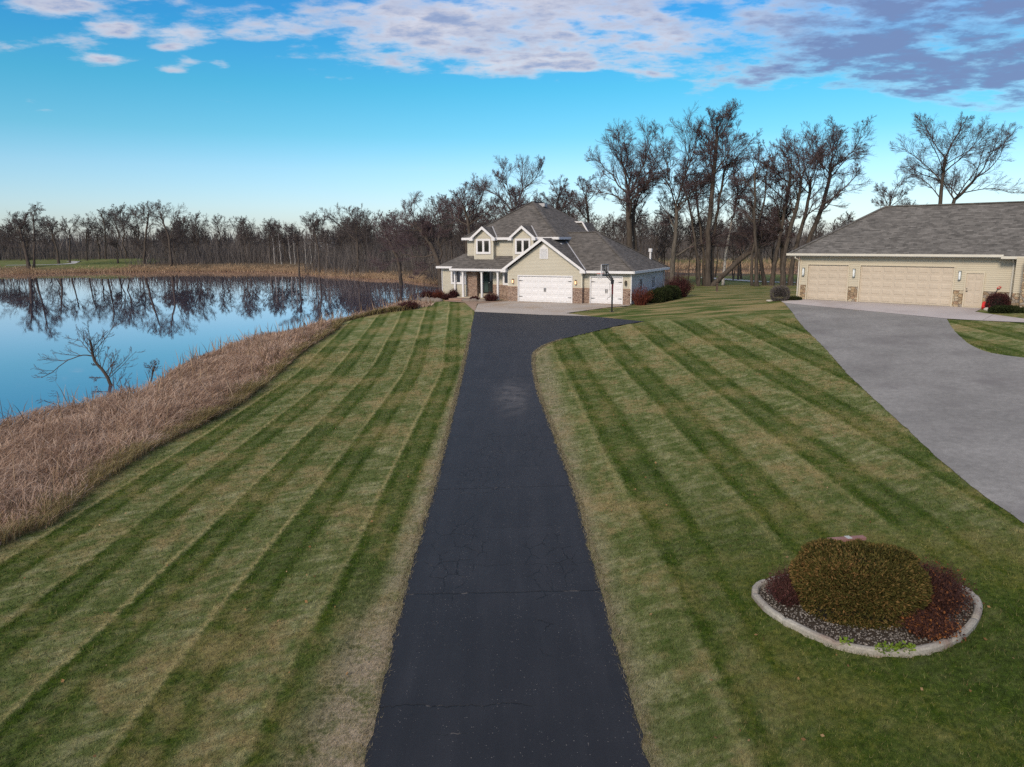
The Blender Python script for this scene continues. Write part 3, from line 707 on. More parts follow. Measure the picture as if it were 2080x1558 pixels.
M_REED = mat_blade('dry_reeds', [(.30, (.16,.095,.065)), (.42, (.34,.22,.155)), (.55, (.52,.37,.275)), (.72, (.70,.55,.44))], .4, wts=(.3,.35,.35), sc=(.35,1.6))
M_REEDF = mat_blade('far_dry_reeds', [(.25, (.22,.145,.095)), (.45, (.38,.26,.165)), (.62, (.50,.36,.23)), (.8, (.62,.47,.33))], .3)
M_EDGEG = mat_blade('tall_edge_grass', [(.25, (.12,.10,.04)), (.45, (.25,.20,.085)), (.65, (.38,.30,.16)), (.8, (.50,.41,.26))], .35)
def build_reeds():
    # the dry bed between the lawn and the pond
    n0 = 230000
    x = rng.uniform(-24, 2, n0); y = 4+(92-4)*rng.random(n0)**1.5
    k = inside(x, y, REEDBED); x, y = x[k], y[k]
    dl = dist_line(x, y, LAWN_EDGE_C, False); ds = dist_line(x, y, POND)
    clump = np.sin(x*1.7+np.sin(y*.9)*1.3)*np.sin(y*1.25+np.cos(x*1.1))+.6*np.sin(x*4.1+y*2.3)*np.sin(y*3.7-x*1.9)
    n = len(x); r = np.hypot(x, y)
    h = (.86+.29*clump+rng.normal(0, .13, n))*(.55+.45*sstep(dl, 0, 1.6))*(.75+.25*sstep(ds, 0, 1.))
    h = np.clip(h, .25, 1.35)*np.where(y > 55, .8, 1)
    w = np.maximum(.010, .0009*r)*rng.uniform(.6, 1.5, n)
    ang = 1.1+.9*np.sin(x*.9+y*.35)+rng.normal(0, .9, n); ln = h*rng.uniform(.35, 1.5, n)
    lean = np.c_[np.cos(ang), np.sin(ang)]*ln[:, None]
    o = ribbons('dry_reeds', np.c_[x, y, land(x, y)-.03], h, w, lean, 0, M_REED, 3, droop=.5)
    tag(o, 'pinkish tan dry reed grass between the lawn and the pond', 'reeds', kind='stuff')
    n = 5200; x = rng.uniform(-22, 0, n); y = 6+80*rng.random(n)**1.3
    k = inside(x, y, REEDBED); x, y = x[k], y[k]; n = len(x); k = rng.random(n) < np.where(dist_line(x, y, POND) < 2.2, 1., .4); x, y = x[k], y[k]; n = len(x)
    o = ribbons('reed_stems', np.c_[x, y, land(x, y)], rng.uniform(.9, 1.6, n), np.maximum(.012, .0010*np.hypot(x, y)), rng.normal(0, .28, (n, 2)), 0, mat_blade('brown_reed_stems', [(.25, (.10,.065,.04)), (.5, (.24,.16,.10)), (.75, (.45,.33,.23))], .2), 3, droop=.12)
    tag(o, 'taller brown seed stems standing out of the dry reed bed', 'reeds', kind='stuff')
    # taller green-brown fringe against the mown edge
    e = np.array([p for p in dense(LAWN_EDGE_C, .011) if 3 < p[1] < 60]); n = len(e)*3
    e = np.repeat(e, 3, 0); off = rng.gamma(1.8, .26, n)
    keep = rng.random(n) < np.where(e[:, 1] < 34, 1, .45); e = e[keep]; off = off[keep]; n = len(e)
    x = e[:, 0]-off+.10; y = e[:, 1]+rng.normal(0, .06, n)
    h = (.62+.22*np.sin(y*1.9)*np.sin(y*.7+1)+rng.normal(0, .12, n)).clip(.18, 1.15)
    ang = rng.normal(-.35, .8, n); lean = np.c_[np.cos(ang), np.sin(ang)]*(h*rng.uniform(.2, .85, n))[:, None]
    o = ribbons('edge_reeds', np.c_[x, y, land(x, y)-.03], h, np.maximum(.010, .0007*y)*rng.uniform(.6, 1.4, n), lean, 0, M_EDGEG, 3, droop=.45)
    tag(o, 'tall olive brown grass fringe along the edge of the left lawn', 'grass', kind='stuff')
    # far banks
    n = 60000
    i = rng.random(n); L = np.array(dense([p for p in curve(FAR_SHORE, 4) if p[1] > 109], .4))
    b = L[(i*len(L)).astype(int)]+rng.normal(0, 1., (n, 2)); out = rng.gamma(1.5, .9, n)
    tdir = np.array([0.35, .94]); x = b[:, 0]+out*tdir[0]*.6; y = b[:, 1]+out*tdir[1]
    k = ~inside(x, y, POND); x, y = x[k], y[k]; n = len(x)
    h = rng.uniform(.3, .9, n)*(.8+.3*np.sin(x*.35)*np.sin(x*.13+y*.2)); w = rng.uniform(.05, .14, n)
    o = ribbons('far_reeds', np.c_[x, y, land(x, y)-.05], h, w, rng.normal(0, .35, (n, 2)), 0, M_REEDF, 2)
    tag(o, 'golden tan reeds along the far bank of the left pond', 'reeds', kind='stuff')
    n = 24000
    L = np.array(dense(POND_BACK, .4, True)); b = L[rng.integers(0, len(L), n)]+rng.normal(0, 1.6, (n, 2))
    k = ~inside(b[:, 0], b[:, 1], POND_BACK); x, y = b[k].T; n = len(x)
    y = y+rng.gamma(1.3, 2., n)*np.where(y > 165, 1, -.15)
    o = ribbons('far_reeds', np.c_[x, y, land(x, y)-.05], rng.uniform(.4, 1.3, n), rng.uniform(.05, .13, n), rng.normal(0, .3, (n, 2)), 0, M_REEDF, 2)
    tag(o, 'rusty tan reeds round the far pond beyond the trees on the right', 'reeds', kind='stuff')
build_reeds()
# ------------------------------------------------------------------ the two-storey house (local: x along the front, y back, z up)
def window(par, x0, x1, z0, z1, y, mull=(), n=(0,-1), fw=.11, name='window', sash=M_WHITE, axis='y', grid=0):
    """window whose outer casing spans x0..x1, z0..z1, on the plane y facing -y (axis y) or plane x=y facing +x"""
    def B(mb, a0, a1, d0, d1, c0, c1):
        if axis == 'y': mb.box(a0, a1, y-d1, y-d0, c0, c1)
        else: mb.box(y+d0, y+d1, a0, a1, c0, c1)
    f = MB()
    B(f, x0, x0+fw, .002, .05, z0, z1); B(f, x1-fw, x1, .002, .05, z0, z1)
    B(f, x0+fw, x1-fw, .002, .05, z1-fw, z1); B(f, x0+fw, x1-fw, .002, .065, z0, z0+fw*1.1)
    for q in mull: B(f, q-fw*.45, q+fw*.45, .002, .045, z0+fw*1.1, z1-fw)
    w = f.build(name, sash, par)
    xs = [x0+fw]+[v for q in mull for v in (q-fw*.45, q+fw*.45)]+[x1-fw]
    for i in range(0, len(xs), 2):
        p = MB(); B(p, xs[i]+.001, xs[i+1]-.001, .001, .018, z0+fw*1.1+.001, z1-fw-.001); p.build('pane', M_GLASS, w)
        s = MB(); a0, a1, c0, c1 = xs[i]+.002, xs[i+1]-.002, z0+fw*1.1+.002, z1-fw-.002; t = .035
        B(s, a0, a0+t, .019, .034, c0, c1); B(s, a1-t, a1, .019, .034, c0, c1); B(s, a0+t, a1-t, .019, .034, c1-t, c1); B(s, a0+t, a1-t, .019, .034, c0, c0+t)
        if grid: B(s, a0+t, a1-t, .019, .03, (c0+c1)/2-.015, (c0+c1)/2+.015)
        s.build('sash', sash, w)
    return w

def panel_door(par, x0, x1, z0, z1, y, rows, cols, mat, trim, strap=False, nm='garage_door', tw=.09, handle=True, cy=None):
    """sectional garage door: raised panels, casing, hinges"""
    yd = y; d = MB(); d.box(x0-.003, x1+.003, y-.02, y+.03, z0, z1+.003)
    H = (z1-z0)/rows; W = (x1-x0)/cols
    o = d.build(nm, mat, par)
    p = MB()
    for r in range(rows):
        zz = z0+r*H
        p.box(x0, x1, y-.026, y-.0202, zz+.012, zz+H-.012)
        for c in range(cols):
            a = x0+c*W+W*.10; b = x0+(c+1)*W-W*.10; lo = zz+H*.18; hi = zz+H*.82
            q = [(a, y-.0262, lo), (b, y-.0262, lo), (b, y-.0262, hi), (a, y-.0262, hi)]; i = .05
            q2 = [(a+i, y-.046, lo+i), (b-i, y-.046, lo+i), (b-i, y-.046, hi-i), (a+i, y-.046, hi-i)]
            p.poly(q2)
            for k in range(4): p.poly([q[k], q[(k+1) % 4], q2[(k+1) % 4], q2[k]])
    p.build('door_panels', mat, o)
    c = MB(); y = cy
    c.box(x0-tw, x0-.004, y-.045, y+.1, z0, z1+tw); c.box(x1+.004, x1+tw, y-.045, y+.1, z0, z1+tw); c.box(x0-.004, x1+.004, y-.045, y+.1, z1+.004, z1+tw)
    c.build('door_casing', trim, par); y = yd
    if strap:
        for zz in (z0+(z1-z0)*.20, z0+(z1-z0)*.82):
            for s in (0, 1):
                h = MB(); a = x0+.03 if s == 0 else x1-.36; b = a+.33
                h.prism([(a, y-.048, zz-.035 if s == 0 else zz-.012), (b, y-.048, zz-.012 if s == 0 else zz-.035), (b, y-.048, zz+.012 if s == 0 else zz+.035), (a, y-.048, zz+.035 if s == 0 else zz+.012)], (0, -.014, 0))
                h.build('hinge_strap', M_BLACK, o)
        if handle:
            xm = (x0+x1)/2
            for s in (-1, 1):
                h = MB(); h.prism([(xm+s*.06-.03, y-.064, z0+.88), (xm+s*.06+.03, y-.064, z0+.88), (xm+s*.06+.03, y-.064, z0+1.2), (xm+s*.06-.03, y-.064, z0+1.2)], (0, -.02, 0)); h.prism([(xm+s*.06-.012, y-.083, z0+.95), (xm+s*.06+.012, y-.083, z0+.95), (xm+s*.06+.012, y-.083, z0+1.13), (xm+s*.06-.012, y-.083, z0+1.13)], (0, -.03, 0))
                h.build('handle', mottled('grey_handle', (.12,.12,.13), .05, 3., .4), o)
    return o

def wall_lamp(par, x, y, z, lit=True):
    """small lantern on a backplate"""
    b = MB(); b.box(x-.06, x+.06, y-.025, y-.001, z-.05, z+.17); b.tube([(x, y-.02, z+.12), (x, y-.1, z+.2), (x, y-.15, z+.19)], .014, 6)
    n = 6
    for (r0, z0, r1, z1) in ((.10, z+.10, .02, z+.19), (.085, z-.16, .05, z-.2)):
        for k in range(n):
            a, a2 = 2*math.pi*k/n, 2*math.pi*(k+1)/n
            b.poly([(x+r0*math.cos(a), y-.15+r0*math.sin(a), z0), (x+r0*math.cos(a2), y-.15+r0*math.sin(a2), z0), (x+r1*math.cos(a2), y-.15+r1*math.sin(a2), z1), (x+r1*math.cos(a), y-.15+r1*math.sin(a), z1)])
    for k in range(n):
        a = 2*math.pi*k/n; b.bar((x+.08*math.cos(a), y-.15+.08*math.sin(a), z-.16), (x+.09*math.cos(a), y-.15+.09*math.sin(a), z+.10), .014, .014)
    o = b.build('wall_lantern', M_LANTERN, par)
    g = MB(); g.tube([(x, y-.15, z-.155), (x, y-.15, z+.10)], [.068, .08], 8)
    g.build('lantern_glass', M_LAMP if lit else mottled('unlit_glass', (.10,.10,.085), .1, 5., .2), o)
    return o

def roof_solid(mb, x0, x1, y0, y1, ze, ridge_axis, slope, th=.16, ends=(True, True), bottom=True):
    """hip roof on an eave rectangle; ridge along x or y. ends False = vertical cut end"""
    if ridge_axis == 'x':
        h = (y1-y0)/2; zr = ze+slope*h; ym = (y0+y1)/2
        a = x0+h if ends[0] else x0; b = x1-h if ends[1] else x1
        r0, r1 = (a, ym, zr), (b, ym, zr)
        A, B, C, D = (x0, y0, ze), (x1, y0, ze), (x1, y1, ze), (x0, y1, ze)
        faces = [[A, B, r1, r0], [C, D, r0, r1], [B, C, r1], [D, A, r0]]
    else:
        h = (x1-x0)/2; zr = ze+slope*h; xm = (x0+x1)/2
        a = y0+h if ends[0] else y0; b = y1-h if ends[1] else y1
        r0, r1 = (xm, a, zr), (xm, b, zr)
        A, B, C, D = (x0, y0, ze), (x1, y0, ze), (x1, y1, ze), (x0, y1, ze)
        faces = [[A, B, r0], [B, C, r1, r0], [C, D, r1], [D, A, r0, r1]]
    for f in faces: mb.poly(f)
    lo = [(p[0], p[1], ze-th) for p in (A, B, C, D)]
    for i in range(4):
        j = (i+1) % 4; mb.poly([lo[i], lo[j], (A, B, C, D)[j], (A, B, C, D)[i]])
    mb.poly(lo[::-1])
    return zr

def fascia_run(mb, pts, ze, th=.20, t=.03, closed=False):
    for i in range(len(pts)-(0 if closed else 1)):
        a = pts[i]; b = pts[(i+1) % len(pts)]
        mb.bar((a[0], a[1], ze-th/2+.01), (b[0], b[1], ze-th/2+.01), t*2+.06, th)

def gable_roof(par, xc, half, ze, slope, y0, y1, th, name, fascia_h=.2, over=0.0):
    zp = ze+slope*half
    mb = MB()
    for s in (-1, 1):
        n = Vector((s*slope, 0, 1)).normalized()*-th
        mb.prism([(xc, y0, zp), (xc+s*half, y0, ze), (xc+s*half, y1, ze), (xc, y1, zp)][::s], n if True else 0)
    r = mb.build(name, M_ROOF, par)
    f = MB()
    for s in (-1, 1):
        f.prism([(xc, y0-.035, zp+.02), (xc+s*(half+.03), y0-.035, ze+.0), (xc+s*(half+.03), y0-.035, ze-fascia_h*1.15), (xc, y0-.035, zp-fascia_h*1.2)], (0, .034, 0))
    f.build('rake_board', M_WHITE, r)
    return r

def build_house():
    H = empty('house', tuple(HO), -HY, 'two-storey cream sided house with brown hip roofs and white garage doors', 'house')
    SL = .685
    # --- walls
    w = MB()
    w.box(-6.2, 2.5, 2.0, 13.2, 2.6, 5.3)                                   # upper storey
    w.box(-8.2, -5.72, .9, 9.0, -.6, 2.75)                                   # left wing
    w.box(-4.7, 2.3, 2.13, 9.4, -.2, 2.9)                                   # behind the porch
    w.box(-1.038, 5.798, .16, .9, -.1, 2.6); w.box(2.2, 9.77, .56, 9.6, -.1, 2.62)                                   # garage block
    g = MB()
    for q in ([(-1.04, 1.23), (-.09, 1.23), (-.09, 3.375), (-1.04, 2.72)], [(4.97, 1.23), (5.8, 1.23), (5.8, 2.70), (4.97, 3.27)], [(-.09, 2.24), (4.97, 2.24), (4.97, 3.27), (2.36, 5.06), (-.09, 3.375)]):
        g.prism([(a, 0, b_) for a, b_ in q], (0, .155, 0))
    g.box(5.8, 6.33, .4, .555, 1.22, 2.62); g.box(9.17, 9.77, .4, .555, 1.22, 2.62); g.box(6.33, 9.17, .4, .555, 2.24, 2.62)
    g.build('garage_front_wall', M_SIDE, H)
    #                                   # garage block
    w.box(-3.35, -2.0, 1.5, 1.9, 1.25, 2.75); w.box(-2.0, -1.04, .9, 1.9, 1.25, 2.75)
    w.build('siding_wall', M_SIDE, H)
    sh = MB(); sh.box(9.772, 9.785, .47, 9.53, .02, 2.60)
    sh.build('shade_lifted_siding', mat_siding('shade_lifted_siding', (.56,.52,.49)), H)  # paler, warmer copy of the siding, offsets the blue shade on this wall
    b = MB()
    b.box(-1.05, -.085, -.012, .9, -.1, 1.228); b.box(4.965, 5.812, -.012, .41, -.1, 1.228)
    b.box(5.813, 6.31, .385, .6, -.1, 1.218); b.box(9.17, 9.79, .385, 9.62, -.1, .02) ; b.box(9.17, 9.782, .386, .47, .021, 1.218)
    b.box(-5.72, -4.7, 1.0, 2.3, -.1, 2.72)                                    # brick pier by the entrance
    b.box(-3.352, -2.001, 1.485, 1.9, -.1, 1.25); b.box(-2.0, -1.051, .885, 1.9, -.1, 1.249)
    b.box(2.3, 9.17, .41, 9.6, -.1, .02)
    b.build('brick_wainscot', M_BRICK, H)
    M_CAP = mottled('brick_cap_stone', (.33,.22,.16), .1, 4.); M_CT = mottled('cream_trim', (.60,.57,.48), .05, 2.)
    for (x0, x1, y0, y1, z) in ((-1.07, -.09, -.04, .0, 1.235), (4.97, 5.83, -.04, .0, 1.235), (-2.02, -1.06, .86, .899, 1.255), (-3.36, -2.03, 1.46, 1.499, 1.255), (5.84, 6.31, .36, .399, 1.225), (9.18, 9.8, .36, .399, 1.225)):
        MB().box(x0, x1, y0, y1, z-.03, z+.035).build('brick_cap', M_CAP, H)
    # corner boards
    for (x, y, z0, z1) in ((-1.05, -.01, 1.27, 2.62), (5.74, -.01, 1.27, 2.68), (9.72, .385, 1.26, 2.55), (-8.22, .885, -.3, 2.6), (-6.22, 1.985, 3.6, 5.15)):
        MB().box(x, x+.075, y, y+.075, z0, z1).build('corner_trim', M_CT, H)
    MB().box(9.73, 9.80, 9.54, 9.62, 0, 2.5).build('corner_trim', M_CT, H)
    # --- dormers
    for x0, x1 in ((-5.22, -3.28), (-1.32, .66)):
        xm = (x0+x1)/2
        d = MB()
        hw_ = (x1-x0)/2
        d.prism([(x0, 1.5, 3.35), (x1, 1.5, 3.35), (x1, 1.5, 5.42), (xm, 1.5, 5.42+.80*hw_), (x0, 1.5, 5.42)], (0, .62, 0))
        dw = d.build('dormer', M_SIDE, H)
        for x in (x0-.008, x1-.062): MB().box(x, x+.07, 1.488, 1.56, 3.5, 5.35).build('corner_trim', M_CT, dw)
        window(dw, xm-.78, xm+.72, 3.95, 5.28, 1.5, (xm-.03,), fw=.14)
        gable_roof(dw, xm, hw_+.30, 5.33, .80, 1.22, 4.2, .1, 'dormer_roof', .2)
        for s in (-1, 1):   # boxed eave return
            q = MB(); q.prism([(xm+s*(hw_+.34), 1.16, 5.12), (xm+s*(hw_-.02), 1.16, 5.12), (xm+s*(hw_-.02), 1.16, 5.50), (xm+s*(hw_+.34), 1.16, 5.33)][::s], (0, .44, 0)); q.build('eave_return', M_WHITE, dw)
        # bright valley flashing on the right side
        v = MB(); rz = 5.33; 
        zp = 5.33+.8*(hw_+.3)
        v.bar((xm+.05, 1.6+(zp-5.36)/SL+.02, zp+.03), (xm+hw_+.30, 1.66, 5.42), .09, .03); v.build('valley_flashing', M_FLASH, dw)
    # --- roofs
    r = MB(); zr = roof_solid(r, -6.52, 2.95, 1.6, 13.9, 5.38, 'y', SL); rf = r.build('main_roof', M_ROOF, H)
    c = MB(); ym = 1.6+4.735
    for a, b_ in (((-6.52, 1.6, 5.38), (-1.785, ym, zr)), ((2.95, 1.6, 5.38), (-1.785, ym, zr)), ((2.95, 13.9, 5.38), (-1.95, 13.9-4.735, zr)), ((-1.785, ym, zr), (-1.95, 13.9-4.735, zr))):
        c.bar(Vector(a)+Vector((0, 0, .02)), Vector(b_)+Vector((0, 0, .02)), .26, .05)
    c.build('ridge_cap', M_ROOF, rf)
    f = MB(); fascia_run(f, [(-6.54, 13.9), (-6.54, 1.58), (2.97, 1.58), (2.97, 13.9)], 5.38, .21); f.build('fascia', M_WHITE, rf)
    v = MB(); v.box(-1.55, -.95, 7.2, 7.8, zr-.42, zr-.12); v.build('roof_vent', M_FLASH, rf)
    # rear cross gable peeping over the garage roof
    g = MB(); g.prism([(.3, 10.5, 6.8), (1.5, 10.5, 6.8), (2.2, 10.5, 5.7), (.3, 10.5, 5.7)], (0, 2.5, 0)); gr = g.build('rear_roof', M_ROOF, H)
    q = MB(); q.bar((.65, 10.42, 6.83), (1.53, 10.42, 6.83), .13, .13); q.bar((1.53, 10.42, 6.83), (2.25, 10.42, 5.65), .13, .13, (0, 1, 0)); q.build('fascia', M_WHITE, gr)
    # lower roof over the porch and the left wing
    s2 = .58
    r = MB()
    yb = 2.3; zb = 2.69+s2*(yb-.12)
    r.prism([(-6.9, .12, 2.69), (.9, .12, 2.69), (.9, yb, zb), (-6.9, yb, zb)], (0, 0, -.14))
    r.build('porch_roof', M_ROOF, H)
    r = MB(); x0 = -8.62; ye = .5; ze = 2.86; k = 3.2
    A = (x0, ye, ze); zt = ze+s2*k
    T1 = (x0+k, ye+k, zt); T2 = (x0+k, 9.2-k*.3, zt)
    r.poly([A, (-5, ye, ze), (-5, ye+k, zt), T1])
    r.poly([(x0, 9.4, ze), A, T1, T2]); r.poly([T1, (-5, ye+k, zt), (-5, 9.4, zt), T2]); r.poly([(x0, 9.4, ze), T2, (-5, 9.4, zt), (-5, 9.4, ze)])
    r.poly([(x0, ye, ze-.16), (x0, 9.4, ze-.16), (-6.2, 9.4, ze-.16), (-6.2, ye, ze-.16)])
    lw = r.build('wing_roof', M_ROOF, H)
    f = MB(); fascia_run(f, [(x0-.02, 9.4), (x0-.02, ye-.02), (-6.9, ye-.02)], ze, .18); f.build('gutter', M_WHITE, lw)
    f = MB(); fascia_run(f, [(-6.98, .6), (-6.98, .09), (-1.62, .09)], 2.69, .18); f.build('porch_gutter', M_WHITE, H)
    s = MB(); s.box(-6.9, -1.1, .15, 1.9, 2.46, 2.51); s.build('porch_ceiling', M_WHITE, H)
    # garage gable roof and the garage hip roof
    gr = gable_roof(H, 2.33, 3.84, 2.66, .69, -.38, 5.0, .12, 'gable_roof', .2)
    for s in (-1, 1):
        q = MB(); q.prism([(2.33+s*3.86, -.40, 2.46), (2.33+s*3.40, -.40, 2.46), (2.33+s*3.40, -.40, 2.80), (2.33+s*3.86, -.40, 2.60)][::s], (0, .42, 0)); q.build('eave_return', M_WHITE, gr)
    r = MB()
    ze, s3 = 2.66, .62
    xr = 10.16; y0, y1 = -.02, 10.05; ym = (y0+y1)/2; h = ym-y0; zr2 = ze+s3*h
    A, B, C, D = (2.0, y0+.5, ze+s3*.5), (xr, y0, ze), (xr, y1, ze), (2.0, y1, ze); r0 = (2.0, ym, zr2); r1 = (xr-h, ym, zr2)
    for fce in ([(6.1, y0, ze), B, r1, r0, A], [C, D, r0, r1], [B, C, r1], [(5.0, y0+.3, ze-.16), (xr, y0, ze-.16), (xr, y1, ze-.16), (5.0, y1, ze-.16)][::-1]): r.poly(fce)
    gh = r.build('garage_roof', M_ROOF, H)
    c = MB()
    c.bar((xr, y0, ze+.02), (xr-h, ym, zr2+.02), .26, .05); c.bar((xr, y1, ze+.02), (xr-h, ym, zr2+.02), .26, .05); c.bar((2.2, ym, zr2+.02), (xr-h, ym, zr2+.02), .26, .05)
    c.build('ridge_cap', M_ROOF, gh)
    f = MB(); fascia_run(f, [(5.95, y0-.03), (xr+.03, y0-.03), (xr+.03, y1)], ze, .2); f.build('gutter', M_WHITE, gh)
    so = MB(); so.box(9.78, xr-.02, .0, y1-.1, ze-.2, ze-.17); so.build('soffit', mottled('soffit_white', (.6,.6,.62), .05), gh)
    fl = MB(); fl.bar((6.05, .02, 2.74), (2.36, 4.15, 5.29), .11, .04); fl.build('valley_flashing', M_FLASH, gh)
    v = MB(); v.box(2.9, 3.12, 1.9, 2.25, 4.6, 4.87); v.build('roof_vent', M_FLASH, gh)
    pv = MB(); zz = ze+s3*(10.05-8.4)
    pv.tube([(8.9, 8.4, 3.2), (8.9, 8.4, 4.05)], .09, 10); pv.tube([(8.9, 8.4, 4.05), (8.9, 8.4, 4.35)], .17, 10); pv.build('flue_pipe', M_WHITE, gh)
    fl = MB(); fl.bar((2.7, 3.0, 5.45), (2.99, 4.1, 5.05), .08, .05); fl.build('step_flashing', M_FLASH, gh)
    # --- garage doors, lanterns, vent
    panel_door(H, 0, 4.88, 0, 2.15, .09, 4, 8, M_DOORWHITE, M_WHITE, True, cy=0.)
    panel_door(H, 6.42, 9.08, 0, 2.15, .49, 4, 4, M_DOORWHITE, M_WHITE, True, cy=.4)
    for x, y, l in ((-.52, 0, True), (5.27, 0, True), (9.42, .4, False)): wall_lamp(H, x, y, 1.72, l)
    v = MB(); v.prism([(1.98, 0, 3.6), (2.76, 0, 3.6), (2.76, 0, 4.45), (2.37, 0, 4.78), (1.98, 0, 4.45)], (0, -.045, 0)); vt = v.build('gable_vent', M_WHITE, H)
    l = MB()
    for k in range(9): l.bar((2.06, -.055, 3.7+k*.085), (2.68, -.055, 3.7+k*.085), .03, .05, (0, -1, .6))
    l.build('vent_louvres', mottled('louvre_grey', (.60,.61,.64), .04), vt)
    # --- entrance
    d = MB(); d.box(-4.7, -3.351, 2.06, 2.12, 0, 2.6); d.build('entrance_surround', M_DARKDOOR, H)
    dd = MB(); dd.box(-4.02, -3.42, 2.02, 2.059, .5, 2.55)
    for (a, b_, c0, c1) in ((-3.97, -3.76, .65, 1.4), (-3.68, -3.47, .65, 1.4)):
        dd.box(a, b_, 2.0, 2.019, c0, c1)
    ent = dd.build('front_door', M_DARKDOOR, H)
    for a in (-3.95, -3.67):
        g = MB(); g.prism([(a, 2.018, 1.55), (a+.18, 2.018, 1.55), (a+.18, 2.018, 2.3), (a+.09, 2.018, 2.42), (a, 2.018, 2.3)], (0, -.012, 0)); g.build('pane', M_GLASS, ent)
    kn = MB(); kn.tube([(-3.98, 2.0, 1.4), (-3.98, 1.93, 1.4)], .035, 8); kn.build('handle', M_ALU, ent)
    sl = MB(); sl.box(-4.55, -4.15, 2.02, 2.059, .55, 2.5); sl.build('sidelight', mottled('sidelight_glass', (.05,.075,.075), .2, 2., .1), H)
    st = MB(); st.box(-4.7, -3.35, 1.3, 2.05, -.1, .44); st.box(-6.3, -3.0, .15, 1.3, -.1, .2); st.box(-6.1, -2.9, 1.301, 1.6, -.1, .32); st.build('porch_floor', M_CONC, H, bevel=.015)
    cs = MB(); cs.box(-3.30, -2.02, 1.488, 1.499, 2.6, 2.72); cs.build('frieze', M_WHITE, H)
    # porch columns, each its own part
    for x, y, z0 in ((-6.85, .75, .1), (-5.76, .36, .1), (-3.83, .36, .1), (-2.22, .36, .05)):
        c = MB(); c.box(x-.085, x+.085, y-.085, y+.085, z0, 2.5); c.box(x-.12, x+.12, y-.12, y+.12, z0, z0+.14); c.box(x-.12, x+.12, y-.12, y+.12, 2.36, 2.501)
        c.build('porch_column', M_WHITE, H, bevel=.012)
    # windows
    window(H, -7.36, -5.75, 1.27, 2.62, .9, (-6.82, -6.29), fw=.13)
    window(H, -2.0, -1.08, 1.29, 2.58, .884, (-1.42,), fw=.13)
    window(H, 2.55+.0, 3.45, .95, 2.05, 9.786, (3.0,), fw=.07, axis='x')
    window(H, 6.1, 7.0, .95, 2.05, 9.786, (6.55,), fw=.07, axis='x')
    # downspouts
    for x, y, za, zb in ((9.86, .36, .1, 2.5), (9.86, 9.66, .1, 2.5), (-8.28, .84, 0, 2.7)):
        q = MB(); q.bar((x, y, za), (x, y, zb), .07, .055, (0, 1, 0)); q.bar((x, y, zb), (x+(.2 if x > 0 else -.3), y-.25, zb+.12), .07, .055, (0, 1, 0)); q.build('downspout', M_WHITE, H)
    fd = MB(); fd.box(-8.22, -1.0, .93, 2.0, -1.0, -.05); fd.box(-1.04, 9.75, .05, 9.55, -.5, -.101); fd.build('foundation', M_CONC, H)
build_house()
